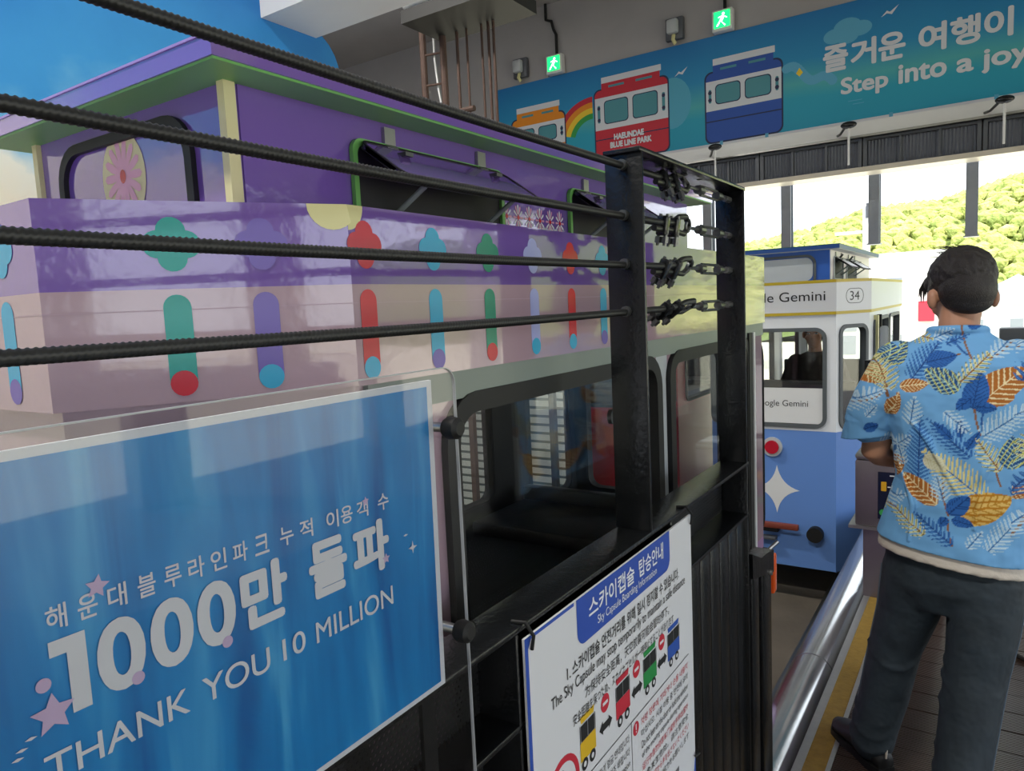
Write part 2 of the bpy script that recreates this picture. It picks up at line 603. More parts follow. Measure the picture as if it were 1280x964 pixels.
P_white = mat('pale_print', '#d3d9e2', 0.6)
P_dk = mat('dark_line_print', '#1c2a50', 0.6)
def cartoon_capsule(x0, x1, z0, zs, z1, body, rail, wins):
    """printed capsule: lower body z0..zs, pale window band zs..z1, roof and rail above"""
    bd(rrect(x0 - 0.02, z0 - 0.02, x1 + 0.02, z1 + 0.12, 0.09), P_dk, 0.001)
    bd(rrect(x0, z0, x1, z1 + 0.1, 0.08), body, 0.002)
    brect(x0, zs, x1, z1, P_white, 0.003)
    brect(x0, zs - 0.14, x1, zs - 0.125, P_dk, 0.003)
    w = x1 - x0
    brect(x0 + 0.1 * w, z1 + 0.1, x1 - 0.1 * w, z1 + 0.2, body, 0.002)
    brect(x0 + 0.1 * w, z1 + 0.19, x1 - 0.08 * w, z1 + 0.27, P_white, 0.003)
    brect(x0 + 0.2 * w, z1 + 0.12, x0 + 0.42 * w, z1 + 0.15, P_gls, 0.003)
    brect(x0 + 0.58 * w, z1 + 0.12, x0 + 0.8 * w, z1 + 0.15, P_gls, 0.003)
    for a, b in wins:
        bd(rrect(x0 + a * w - 0.012, zs + 0.07, x0 + b * w + 0.012, z1 - 0.05, 0.05), P_dk, 0.004)
        bd(rrect(x0 + a * w, zs + 0.082, x0 + b * w, z1 - 0.062, 0.045), P_gls, 0.005)
    for xx in (x0 + 0.035 * w, x1 - 0.075 * w):
        bd(rrect(xx, zs + 0.1, xx + 0.04 * w, z1 - 0.1, 0.018), P_gls, 0.004)
        bd(circ(xx + 0.02 * w, zs + 0.14, 0.025, 10), P_dk, 0.005)
        bd(circ(xx + 0.02 * w, z1 - 0.14, 0.025, 10), P_dk, 0.005)
cartoon_capsule(-4.74, -3.66, 3.66, 4.08, 4.52, P_red, P_white, ((0.14, 0.46), (0.54, 0.86)))
cartoon_capsule(-3.14, -2.20, 3.66, 4.05, 4.42, P_blue, P_white, ((0.14, 0.46), (0.54, 0.86)))
cartoon_capsule(-6.15, -5.24, 3.72, 4.02, 4.36, P_org, P_white, ((0.14, 0.42), (0.52, 0.84)))
# rainbow behind the red capsule
for k, (c, r) in enumerate(zip((P_red, P_org, P_yel, P_grn), (0.62, 0.54, 0.46, 0.38))):
    ri = r - 0.08
    cx, cz = -4.78, 3.98
    oa = [(cx + r * cos(a), cz + r * 0.95 * sin(a)) for a in [pi * (0.5 + 0.42 * i / 12) for i in range(13)]]
    ia = [(cx + ri * cos(a), cz + ri * 0.95 * sin(a)) for a in [pi * (0.5 + 0.42 * i / 12) for i in range(13)]]
    for i in range(12):
        bd([oa[i], oa[i + 1], ia[i + 1], ia[i]], c, 0.0009)
for cx, cz, rr in ((-1.60, 4.63, 0.12), (-1.46, 4.70, 0.15), (-1.32, 4.66, 0.12), (-1.46, 4.60, 0.12)):
    bd(circ(cx, cz, rr, 20, rr * 0.7), P_cloud, 0.0010 + 0.002 * (cx + 1.6) + 0.001 * (4.8 - cz))
for i in range(24):      # looping wind ribbon right of the blue capsule
    a = i / 23
    xx = -2.14 + 0.52 * a
    zz = 4.38 - 0.26 * a + 0.05 * sin(a * 9)
    bd(circ(xx, zz, 0.055, 10), P_cloud, 0.0011 + i * 1e-5)
bd(circ(-3.6, 4.25, 0.26, 24, 0.33), mat('pale_moon_print', '#4fa6c4', 0.6), 0.0005)
for bx, bz in ((-3.47, 4.63), (-1.02, 4.77), (0.9, 4.7)):
    bd([(bx - 0.09, bz - 0.05), (bx - 0.03, bz + 0.01), (bx, bz - 0.01), (bx + 0.09, bz + 0.05), (bx + 0.02, bz - 0.04), (bx - 0.03, bz - 0.02)], P_white, 0.002)
bd([(-2.03, 4.30), (-1.99, 4.26), (-1.95, 4.30), (-1.99, 4.36)], P_yel, 0.002)
brect(-1.45, 3.86, -1.3, 3.868, P_cloud); brect(-1.4, 3.82, -1.28, 3.828, P_cloud)
# tracks under the capsules and pale lines near the hem
brect(-6.42, 3.60, 4.0, 3.64, P_white, 0.0015)
brect(-6.42, 3.585, 4.0, 3.592, P_navy, 0.002)
for xx in (-2.95, -2.38, -4.4, -3.95, -1.0, 0.0):
    brect(xx - 0.02, 3.585, xx + 0.02, 3.66, P_cloud, 0.0018)
g.build('artwork', t, smooth=False)
tx = MB()
bo = BO - Y * 0.006
for s_, a, w in (('즐', -1.725, 0.275), ('거', -1.425, 0.27), ('운', -1.135, 0.275), ('여', -0.735, 0.27), ('행', -0.435, 0.28), ('이', -0.125, 0.26), ('시', 0.36, 0.27), ('작', 0.66, 0.28)):
    tx.text(s_, bo, BU, BV, a, 4.235, w, 0.30, P_white, 0.035, 0.004)
    if s_ in '운이':
        tx.build('korean_word', t, smooth=False)['label'] = 'pale bold Korean word'
        tx = MB()
tx.build('korean_word', t, smooth=False)['label'] = 'pale bold Korean word'
tx = MB()
tx.text('Step', bo, BU, BV, -1.53, 3.895, 0.50, 0.245, P_white, 0.03, 0.004)
tx.build('english_word', t, smooth=False)['label'] = 'pale bold English word'
tx = MB()
tx.text('into', bo, BU, BV, -0.93, 3.95, 0.47, 0.21, P_white, 0.03, 0.004)
tx.build('english_word', t, smooth=False)['label'] = 'pale bold English word'
tx = MB()
tx.text('a', bo, BU, BV, -0.37, 3.95, 0.16, 0.145, P_white, 0.03, 0.004)
tx.text('joy', bo, BU, BV, -0.14, 3.895, 0.42, 0.25, P_white, 0.03, 0.004)
tx.build('english_word', t, smooth=False)['label'] = 'pale bold English words'
tx = MB()
tx.text('HAEUNDAE', bo, BU, BV, -4.46, 3.915, 0.45, 0.085, P_white, 0.06, 0.006)
tx.text('BLUE LINE PARK', bo, BU, BV, -4.52, 3.81, 0.62, 0.085, P_white, 0.06, 0.006)
tx.build('capsule_lettering', t, smooth=False)['label'] = 'white lettering on the red cartoon capsule'

# exit signs, lamp boxes, spot lamps on the wall
M_exitg = emit_mat('lit_exit_green', '#12c45c', 1.6)
M_exitw = emit_mat('lit_exit_white', '#e8fff0', 1.6)
def exit_sign(x, z, lab):
    e = thing('exit_sign', lab, 'exit sign', (x, 9.5, z), 0, 'lit exit signs')
    MB().cbox(-0.13, 0.13, -0.05, 0.06, -0.13, 0.13, M_white, 0.012).build('housing', e)
    p = MB().box(-0.10, 0.10, -0.058, -0.05, -0.09, 0.105, M_exitg)
    o = Vector((0, -0.0585, 0))
    p.decal(circ(0.02, 0.068, 0.018, 12), o, X, Z, 0.001, M_exitw)
    for q in ([(-0.03, -0.01), (0.0, -0.03), (0.035, 0.035), (0.005, 0.05)], [(0.0, -0.03), (-0.012, -0.01), (0.02, -0.04), (0.05, -0.07), (0.035, -0.078)],
              [(-0.03, -0.01), (-0.02, -0.03), (-0.055, -0.075), (-0.07, -0.065)], [(0.025, 0.045), (0.03, 0.03), (0.065, 0.01), (0.07, 0.02)], [(0.01, 0.05), (0.0, 0.035), (-0.045, 0.025), (-0.04, 0.04)]):
        p.decal(q, o, X, Z, 0.001, M_exitw)
    p.build('lit_panel', e, smooth=False)['label'] = 'glowing green panel with running figure'
    MB().tube([(0.02, 0.02, 0.13), (0.02, 0.02, 0.42), (-0.02, 0.02, 0.5), (-0.05, 0.02, 0.62), (-0.14, 0.02, 0.66), (-0.14, 0.02, 0.88)], 0.022, M_rubber, 8).build('cable', e)
exit_sign(-5.33, 5.11, 'green lit exit sign nearer the rainbow end of the banner')
exit_sign(-2.89, 5.11, 'green lit exit sign above the blue cartoon capsule')
def lamp_box(x, z, lab):
    e = thing('wall_lamp', lab, 'wall lamp', (x, 9.5, z), 0)
    MB().cbox(-0.12, 0.12, -0.02, 0.06, -0.12, 0.16, M_vframe, 0.015).build('back_plate', e)
    MB().cbox(-0.075, 0.075, -0.12, -0.02, -0.06, 0.12, M_pillar, 0.03).build('lamp_head', e)
    MB().tube([(0, -0.03, -0.06), (0, -0.06, -0.13), (0.02, -0.03, -0.18)], 0.025, M_cream, 8).build('bracket', e)
lamp_box(-5.93, 5.17, 'small grey wall lamp left of the first exit sign')
lamp_box(-3.53, 5.15, 'square grey wall lamp between the two exit signs')
def spot(x, lab):
    e = thing('spot_lamp', lab, 'spot lamp', (x, 9.40, 3.46), 0)
    MB().tube([(0, 0, 0), (0.05, -0.12, -0.01), (0.13, -0.3, 0.03)], 0.014, M_zinc, 8).build('arm', e)
    MB().ell((0.17, -0.34, 0.035), 0.085, 0.045, 0.04, M_black).build('lamp_head', e)
    MB().cyl((0.17, -0.34, 0.0), (0.17, -0.34, -0.4), 0.012, M_white, 8).build('conduit', e)
spot(-3.05, 'little black spot lamp on a short arm, leftmost under the banner')
spot(-1.54, 'little black spot lamp left of the Korean lettering, under the banner')
spot(-0.10, 'little black spot lamp under the end of the English lettering')

# rod frame hanging from the ceiling
M_rod = mat('brown_rusty_rod', '#5a4740', 0.6, 0.3, 0.3, 20)
t = thing('hanging_rod_frame', 'brown rods and dark tray hanging from the ceiling left of the banner', 'hanging frame', (-4.45, 6.0, 6.0))
MB().box(-0.30, 0.82, -0.5, 0.15, -1.62, -1.50, M_dark).build('tray', t, smooth=False)
for dx, dz, rr in ((-0.46, -2.75, 0.035), (-0.2, -2.8, 0.035), (-0.02, -2.8, 0.016), (0.10, -2.95, 0.012), (0.28, -2.9, 0.012), (0.36, -2.95, 0.014), (0.42, -3.0, 0.014)):
    MB().cyl((dx, 0, 0), (dx, 0, dz), rr, M_rod, 10).build('rod', t)
for z in (-1.75, -2.05, -2.35, -2.5):
    MB().cyl((-0.46, 0, z), (-0.2, 0, z - 0.02), 0.012, M_rod, 8).build('crossbar', t)
MB().cyl((-0.2, 0, -2.38), (0.15, 0, -2.38), 0.03, M_rod, 8).build('crossbar', t)
MB().tube([(-0.34, 0.03, 0), (-0.34, 0.03, -1.8), (-0.31, 0.03, -2.1), (-0.24, 0.03, -2.5)], 0.01, M_white, 8).build('cable', t)['label'] = 'thin white cable'
MB().ell((-0.2, -0.35, -1.42), 0.16, 0.16, 0.08, M_white).build('lamp_bowl', t)['label'] = 'white bowl'

# roller shutter seen through the near capsule
M_shut = mat('pale_shutter_slat', '#c4cbc6', 0.4, 0.2, 0.1, 8)
t = thing('roller_shutter', 'pale slatted roller shutter seen through the purple capsule windows', 'shutter', (-3.6, 5.3, -0.75))
c = MB()
pr = []
for k in range(1, 30):
    z = k * 0.075
    c.box(-0.62, 0.75, 0.0, 0.03, z + 0.026, z + 0.075, M_shut)
    c.box(-0.62, 0.75, 0.012, 0.028, z, z + 0.026, mat('dim_shutter_joint', '#5d6a68', 0.5))
c.build('curtain', t, smooth=False)
for xb, mb_ in ((-0.30, M_rod), (0.02, mat('red_bar_paint', '#a01f26', 0.4)), (0.28, M_dark), (0.55, M_dark)):
    MB().box(xb - 0.025, xb + 0.025, -0.16, -0.11, 0.07, 2.25, mb_).build('guard_bar', t, smooth=False)
for xx in (-0.64, 0.75):
    MB().box(xx - 0.03, xx + 0.03, -0.03, 0.05, 0, 2.35, M_greyg).build('guide_rail', t, smooth=False)
MB().cbox(-0.68, 0.8, -0.12, 0.1, 2.25, 2.5, M_greyg, 0.02).build('shutter_box', t)

# outdoor: parapet, pole, buildings, hill
t = thing('parapet_rail', 'dark grey parapet beyond the platform beside the shoulder of the man', 'parapet', (1.6, 9.0, 0))
MB().box(-1.5, 2.6, 0, 0.12, 0, 1.02, M_vframe).build('panel', t, smooth=False)
MB().cbox(-1.53, 2.63, -0.05, 0.17, 1.02, 1.2, mat('dark_grey_capping', '#55595c', 0.5), 0.02).build('capping', t)
t = thing('utility_pole', 'white utility pole with arms behind the blue capsule roof', 'pole', (-1.83, 14, -3.0))
MB().cyl((0, 0, 0), (0, 0, 6.1), 0.06, M_white, 12).build('shaft', t)
for z in (5.05, 5.65):
    MB().box(-0.5, 0.03, -0.03, 0.03, z, z + 0.05, M_white).build('arm', t, smooth=False)
MB().box(0.0, 0.22, -0.08, 0.08, 5.9, 6.15, M_vframe).build('lamp_head', t, smooth=False)
M_bldw = mat('white_building', '#c6c8c6', 0.7, 0, 0.05, 1)
M_roofb = mat('pale_blue_roof', '#a9bccb', 0.6)
M_win = mat('grey_window', '#7c858c', 0.2)
def building(x, y, w, dpt, h, lab, gable=False, roofm=M_roofb):
    t = thing('building', lab, 'building', (x, y, -3.0))
    MB().box(-w / 2, w / 2, 0, dpt, 0, h, M_bldw).build('wall', t, smooth=False)
    if gable:
        MB().prism([(-w / 2 - 0.4, h), (w / 2 + 0.4, h), (0, h + w * 0.3)], (0, dpt + 0.3, 0), X, Z, 0, dpt + 0.6, roofm).build('roof', t, smooth=False)
    else:
        MB().box(-w / 2 - 0.2, w / 2 + 0.2, -0.2, dpt + 0.2, h, h + 0.35, roofm).build('roof', t, smooth=False)
    nx = max(2, int(w / 2.2)); nz = max(1, int(h / 2.8))
    for i in range(nx):
        for j in range(nz):
            xx = -w / 2 + w * (i + 0.5) / nx
            zz = h * (j + 0.5) / nz
            MB().box(xx - 0.4, xx + 0.4, -0.05, 0.02, zz - 0.55, zz + 0.55, M_win).build('window', t, smooth=False)
building(-4.6, 46, 7.0, 8, 6.4, 'white flat-roofed building left of the face of the man', roofm=M_bldw)
bld = [o for o in COL.objects if o.name == 'building'][0]
MB().box(1.25, 2.0, -0.5, 0.0, 2.9, 4.0, P_red).build('awning', bld, smooth=False)['label'] = 'red awning'
MB().box(-2.6, -1.9, -0.1, 0.0, 2.4, 5.0, M_win).box(-1.2, -0.8, -0.1, 0.0, 2.2, 4.6, mat('lime_sign', '#b4c04a', 0.5)).build('sign_panel', bld, smooth=False)
building(1.6, 66, 7.5, 8, 3.2, 'small pale house with gabled roof right of the neck of the man', True)
building(11.5, 70, 9, 8, 3.4, 'wider pale house with gabled roof at the foot of the hill', True)
# hill with forest
def hill_h(x, y):
    r = 9.5 + 9.5 * (1 - math.exp(-max(0, (x + 36)) / 26.0)) if x > -36 else max(-3, 9.5 + (x + 36) * 0.42)
    tt = min(1, max(0, (y - 78) / 50.0))
    s = tt * tt * (3 - 2 * tt)
    return -3.0 + (r + 3.0 - 1.6) * s + 0.5 * sin(x * 0.31) + 0.5 * sin(x * 0.13 + y * 0.2)
hb = MB()
NX, NY = 70, 34
M_hill = mat('forest_floor', '#5b6b2c', 0.9, 0, 0.3, 0.2)
vs_ = []
for j in range(NY + 1):
    for i in range(NX + 1):
        x = -110 + 220 * i / NX
        y = 76 + 70 * j / NY
        vs_.append((x, y, hill_h(x, y)))
hb.add(vs_, [(j * (NX + 1) + i, j * (NX + 1) + i + 1, (j + 1) * (NX + 1) + i + 1, (j + 1) * (NX + 1) + i) for j in range(NY) for i in range(NX)], M_hill)
struct(hb, 'hill', 'long green hill beyond the station')
def leaf_mat():
    m = bpy.data.materials.new('sunlit_tree_crowns')
    m.use_nodes = True
    nt = m.node_tree
    b = nt.nodes['Principled BSDF']
    b.inputs['Roughness'].default_value = 0.9
    tc = nt.nodes.new('ShaderNodeTexCoord')
    n = nt.nodes.new('ShaderNodeTexNoise'); n.inputs['Scale'].default_value = 0.45; n.inputs['Detail'].default_value = 8; n.inputs['Roughness'].default_value = 0.7
    nt.links.new(tc.outputs['Object'], n.inputs['Vector'])
    r = ramp(nt, [(0.25, '#5c6e34'), (0.42, '#8b9a4c'), (0.58, '#b4b868'), (0.75, '#cfcc90')])
    nt.links.new(n.outputs['Fac'], r.inputs[0])
    nt.links.new(r.outputs[0], b.inputs['Base Color'])
    n2 = nt.nodes.new('ShaderNodeTexNoise'); n2.inputs['Scale'].default_value = 1.6; n2.inputs['Detail'].default_value = 6
    nt.links.new(tc.outputs['Object'], n2.inputs['Vector'])
    bp = nt.nodes.new('ShaderNodeBump'); bp.inputs['Strength'].default_value = 1.0; bp.inputs['Distance'].default_value = 0.8
    nt.links.new(n2.outputs['Fac'], bp.inputs['Height'])
    nt.links.new(bp.outputs['Normal'], b.inputs['Normal'])
    return m
M_leaf = leaf_mat()
bm = bmesh.new(); bmesh.ops.create_icosphere(bm, subdivisions=1, radius=1)
IV = [v.co.copy() for v in bm.verts]; bm.verts.index_update(); IF = [[v.index for v in f.verts] for f in bm.faces]; bm.free()
fo = MB()
for k in range(5200):
    x = random.uniform(-58, 34); y = random.uniform(82, 136)
    r = random.uniform(0.55, 1.25)
    z = hill_h(x, y) + r * 0.45
    fo.add([(x + v.x * r * random.uniform(0.82, 1.15), y + v.y * r, z + v.z * r * random.uniform(0.75, 1.1)) for v in IV], IF, M_leaf)
tag(fo.build('hillside_forest'), 'sunlit yellow-green tree canopy covering the hill', 'forest', kind='stuff')

# ================================================================== CAPSULES
WH, FH, CH, LN = 0.62, 0.43, 0.32, 2.86
OCT = [(-FH, 0), (FH, 0), (WH, CH), (WH, LN - CH), (FH, LN), (-FH, LN), (-WH, LN - CH), (-WH, CH)]
def inset(d):
    """octagon pulled in by d"""
    k = d * 0.55
    return [(-FH + k * 0.6, d), (FH - k * 0.6, d), (WH - d, CH + k * 0.6), (WH - d, LN - CH - k * 0.6), (FH - k * 0.6, LN - d), (-FH + k * 0.6, LN - d), (-WH + d, LN - CH - k * 0.6), (-WH + d, CH + k * 0.6)]

def clover(g, cx, cz, r, o, u, d, m):
    for k, (dx, dz) in enumerate(((0, 0.95), (-0.95, 0), (0.95, 0), (0, -0.95), (0, 0))):
        g.decal(circ(cx + dx * r, cz + dz * r, r, 18), o, u, Z, d + k * 0.00006, m)
def bar(g, cx, z0, z1, r, o, u, d, m, mend):
    pts = [(cx + r * cos(a), z1 - r + r * sin(a)) for a in [pi * i / 10 for i in range(11)]] + [(cx - r, z0 + r), (cx + r, z0 + r)]
    g.decal(pts, o, u, Z, d, m)
    g.decal(circ(cx, z0 + r, r, 18), o, u, Z, d + 0.0002, mend)

def capsule(name, lab, x, y, dz, p, kind):
    """p: dict of materials. local origin: front middle of the body at floor datum"""
    T = thing(name, lab, 'cable capsule', (x, y, dz))
    zg = -0.70 - dz
    # lower body
    ins = inset(0.012)
    MB().prism(ins, (0, 0, 0), X, Y, -0.42, 0.656, p['low']).build('lower_body', T, smooth=False)
    und = MB().box(-0.42, 0.42, 0.4, LN - 0.4, -0.55, -0.42, M_dark)
    und.build('chassis', T, smooth=False)
    for yy in (0.65, LN - 0.65):
        for sx in (-1, 1):
            MB().cyl((sx * 0.32, yy, zg + 0.12), (sx * 0.40, yy, zg + 0.12), 0.12, M_dark, 20).build('wheel', T)
    # upper body walls with windows
    ub, ln_, gk, gl = MB(), MB(), [], []
    z0, z1, th = 0.656, 1.53, 0.035
    def wall(Pq, Q, cells):
        P3, Q3 = Vector((*Pq, 0)), Vector((*Q, 0))
        u = (Q3 - P3).normalized()
        for s0, s1, hole, dark in cells:
            if hole is None:
                ub.prism([(s0, z0), (s1, z0), (s1, z1), (s0, z1)], P3, u, Z, -th, 0, p['pillar'] if dark else p['up'])
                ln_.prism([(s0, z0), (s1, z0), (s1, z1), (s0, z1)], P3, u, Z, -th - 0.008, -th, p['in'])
                continue
            hx0, hz0, hx1, hz1, r = hole
            ub.ring(rect_match(s0, z0, s1, z1, hole), rrect(hx0, hz0, hx1, hz1, r), P3, u, Z, -th, 0, p['up'])
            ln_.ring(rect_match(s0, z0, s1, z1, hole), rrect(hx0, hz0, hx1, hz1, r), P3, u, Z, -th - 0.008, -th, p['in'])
            gw = p.get('gw', 0.022)
            m = MB().ring(rrect(hx0 - gw, hz0 - gw, hx1 + gw, hz1 + gw, r + gw), rrect(hx0 + 0.006, hz0 + 0.006, hx1 - 0.006, hz1 - 0.006, max(0.01, r - 0.006)), P3, u, Z, -0.04, 0.014, p['gasket'])
            gk.append(m)
            gl.append(MB().prism(rrect(hx0, hz0, hx1, hz1, r), P3, u, Z, -0.022, -0.017, M_glass))
    def ln(a, b):
        return math.hypot(b[0] - a[0], b[1] - a[1])
    L0 = ln(ins[0], ins[1]); L1 = ln(ins[1], ins[2]); L2 = ln(ins[2], ins[3])
    front = [(0, L0, (0.085, 0.70, L0 - 0.085, 1.415, 0.06), 0)]
    chm = [(0, L1, (0.05, 0.69, L1 - 0.05, 1.43, 0.05), 0)]
    side = [(0, 0.19, None, 0), (0.19, 1.12, (0.215, 0.70, 1.10, 1.46, 0.06), 0), (1.12, 1.20, None, 1), (1.20, 2.02, (1.22, 0.70, 1.97, 1.46, 0.05), 0), (2.02, L2, None, 0)]
    sider = [(0, 0.2, None, 0), (0.2, 1.05, (0.23, 0.74, 1.02, 1.40, 0.06), 0), (1.05, 1.15, None, 0), (1.15, 2.0, (1.18, 0.74, 1.97, 1.40, 0.06), 0), (2.0, L2, None, 0)]
    seq = [front, chm, side, chm, front, chm, sider, chm]
    for i in range(8):
        wall(ins[i], ins[(i + 1) % 8], seq[i])
    ub.build('upper_body', T, smooth=False)
    ln_.build('inner_lining', T, smooth=False)
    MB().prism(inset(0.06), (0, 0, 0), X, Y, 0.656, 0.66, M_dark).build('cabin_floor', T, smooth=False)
    for a, b in zip(gk, gl):
        w = a.build('window_frame', T)
        w['label'] = 'dark rubber window frame'
        b.build('glass', w, smooth=False)
    # floor, ceiling, seats
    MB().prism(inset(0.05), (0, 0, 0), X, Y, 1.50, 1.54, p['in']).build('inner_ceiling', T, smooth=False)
    for sgn, yy in ((1, 0.42), (-1, LN - 0.42)):
        s_ = MB()
        s_.cbox(-0.5, 0.5, min(yy, yy + sgn * 0.42), max(yy, yy + sgn * 0.42), 0.657, 0.72, p['seat'], 0.015)
        s_.build('bench_seat', T)
        MB().cbox(-0.5, 0.5, min(yy - sgn * 0.06, yy), max(yy - sgn * 0.06, yy), 0.66, p.get('backh', 1.0), p['seat'], 0.015).build('seat_back', T)
    # belt
    b = MB()
    b.prism(OCT, (0, 0, 0), X, Y, 1.53, p['split'], p['beltlow'])
    b.prism(OCT, (0, 0, 0), X, Y, p['split'], 1.785, p['belthigh'])
    if kind == 'purple':
        seam = mat('faint_seam_line', '#a58a9c', 0.4)
        def side_basis(i):
            P3, Q3 = Vector((*OCT[i], 0)), Vector((*OCT[(i + 1) % 8], 0))
            return P3, (Q3 - P3).normalized(), (Q3 - P3).length
        cyc = [(M_red, M_red, M_cyan), (M_cyan, M_cyan, M_violet), (M_green, M_green, M_red), (M_lav, M_lav, M_cyan)]
        for i in range(8):
            o, u, L = side_basis(i)
            b.decal([(0, 1.648), (L, 1.648), (L, 1.649), (0, 1.649)], o, u, Z, 0.0004, seam)
            if i == 2:
                cs = [(0.03 + 0.152 * k, cyc[k % 4]) for k in range(7)]
            elif i in (1, 3, 5, 7):
                cs = [(0.147, (M_teal, M_teal, M_red)), (0.255, (mat('faded_violet_vinyl', '#6f5cb0', 0.25), M_violet, M_cyan))]
            elif i == 6:
                cs = [(0.12 + 0.152 * k, cyc[(k + 1) % 4]) for k in range(14)]
            else:
                cs = [(0.10 + 0.16 * k, cyc[(k + 2) % 4]) for k in range(4)] + [(L - 0.09, (M_cyan, M_cyan, M_violet))]
            for cx, (mc, m1, m2) in cs:
                clover(b, cx, 1.731, 0.0175, o, u, 0.0006, mc)
                bar(b, cx, 1.538, 1.668, 0.0165, o, u, 0.0006, m1, m2)
            if i in (1, 2):
                sc = L - 0.02 if i == 1 else -0.0
                b.decal([(sc + 0.035 * cos(a) if i == 1 else 0.03 * cos(a), 1.785 - 0.035 * abs(sin(a))) for a in ([pi + pi * k / 12 for k in range(10)] if i == 1 else [pi * 1.5 + pi / 2 * k / 8 for k in range(9)])] + ([(L, 1.785)] if i == 1 else [(0, 1.785)]), o, u, Z, 0.0005, M_cream)
    else:
        edge = p['edge']
        for i in range(8):
            P3, Q3 = Vector((*OCT[i], 0)), Vector((*OCT[(i + 1) % 8], 0))
            u, L = (Q3 - P3).normalized(), (Q3 - P3).length
            for za, zb in ((1.53, 1.552), (1.763, 1.785)):
                b.decal([(0, za), (L, za), (L, zb), (0, zb)], P3, u, Z, 0.001, edge)
        if kind == 'blue':
            P3, Q3 = Vector((*OCT[0], 0)), Vector((*OCT[1], 0))
            b.text('Google Gemini', P3, X, Z, 0.085, 1.612, 0.70, 0.095, M_txtb, 0.0, 0.0015)
            P3, Q3 = Vector((*OCT[1], 0)), Vector((*OCT[2], 0))
            u = (Q3 - P3).normalized()
            b.ring(rrect(0.10, 1.605, 0.285, 1.715, 0.05), rrect(0.104, 1.609, 0.281, 1.711, 0.047), P3, u, Z, 0, 0.001, M_txtb)
            b.text('34', P3, u, Z, 0.14, 1.628, 0.10, 0.066, M_txtb, 0.0, 0.0015)
    b.build('belt', T, smooth=False)
    # cabin on the roof
    cw, cy0, cy1, cz0, cz1 = 0.322, 0.36, 2.50, 1.785, 2.03
    cb = MB().box(-cw, cw, cy0, cy1, cz0, cz1, p['cabfront'])
    cs = p.get('cabside', p['cabfront'])
    cb.box(cw, cw + 0.003, cy0 + 0.02, cy1, cz0, cz1, cs)
    if kind == 'purple':
        o = Vector((0, cy0, 0))
        cb.decal(circ(-0.005, 1.91, 0.075, 30, 0.085), o, X, Z, 0.001, M_cream)
        for k in range(14):
            a = 2 * pi * k / 14
            ax, az = cos(a), sin(a)
            cb.decal([(-0.005 + ax * t_ - az * w_, 1.913 + az * t_ * 1.1 + ax * w_) for t_, w_ in ((0.008, -0.004), (0.04, -0.008), (0.058, -0.007), (0.064, 0), (0.058, 0.007), (0.04, 0.008), (0.008, 0.004))], o, X, Z, 0.0016 + 0.00003 * k, M_pink)
        cb.decal(circ(-0.005, 1.913, 0.010, 14, 0.013), o, X, Z, 0.0025, M_red)
        # daisies between the flaps
        o = Vector((cw + 0.003, 0, 0))
        for k in range(6):
            cy_ = 1.165 + 0.055 * k
            for j in range(12):
                a = 2 * pi * j / 12
                cb.decal([(cy_ + cos(a) * t_ - sin(a) * w_, 1.868 + sin(a) * t_ * 1.45 + cos(a) * w_) for t_, w_ in ((0.006, -0.0015), (0.021, -0.0032), (0.0245, 0), (0.021, 0.0032), (0.006, 0.0015))], o, Y, Z, 0.001 + 0.00003 * j, M_txtw if j % 2 else M_pink)
            cb.decal(circ(cy_, 1.868, 0.006, 10), o, Y, Z, 0.002, M_red)
    cb.build('roof_cabin', T, smooth=False)
    wf = MB().ring(rrect(-0.235, 1.73, 0.225, 1.995, 0.075), rrect(-0.215, 1.75, 0.205, 1.976, 0.06), (0, cy0, 0), X, Z, 0.0, 0.010, p['gasket'])
    f = wf.build('cabin_window_frame', T)
    f['label'] = 'rounded black frame on the roof cabin'
    if kind != 'purple':
        MB().prism(rrect(-0.21, 1.79, 0.20, 1.97, 0.055), (0, cy0, 0), X, Z, 0.001, 0.004, p.get('cabglass', M_pillar)).build('glass', f, smooth=False)
    if kind == 'purple':
        for sx in (-1, 1):
            MB().box(sx * cw - 0.010, sx * cw + 0.008, cy0 - 0.010, cy0 + 0.012, cz0, cz1, M_cream).build('corner_post', T, smooth=False)['label'] = 'cream corner post'
    # top-hung flaps on the side
    for fy0, fy1 in p['flaps']:
        yc = (fy0 + fy1) / 2
        op = MB()
        op.prism(rrect(fy0, 1.79, fy1, 1.965, 0.02), (cw + 0.003, 0, 0), Y, Z, 0.0, 0.004, M_dark)
        op.ring(rrect(fy0 - 0.012, 1.79, fy1 + 0.012, 1.975, 0.025), rrect(fy0, 1.80, fy1, 1.963, 0.02), (cw + 0.003, 0, 0), Y, Z, 0.002, 0.012, p['seal'])
        op.build('flap_opening', T, smooth=False)['label'] = 'dark opening behind the raised flap'
        a = R(55)
        hz, hx = 1.968, cw + 0.012
        u, v = Y, Vector((sin(a), 0, -cos(a)))
        fp = MB().prism(rrect(fy0, 0.0, fy1, 0.15, 0.03), (hx, 0, hz), u, v, -0.004, 0.004, p['flap'])
        fo_ = fp.build('flap', T, smooth=False)
        rm = MB().ring(rrect(fy0, 0.0, fy1, 0.15, 0.03), rrect(fy0 + 0.006, 0.006, fy1 - 0.006, 0.144, 0.026), (hx, 0, hz), u, v, -0.006, 0.006, M_rubber)
        rm.build('flap_seal', fo_, smooth=False)
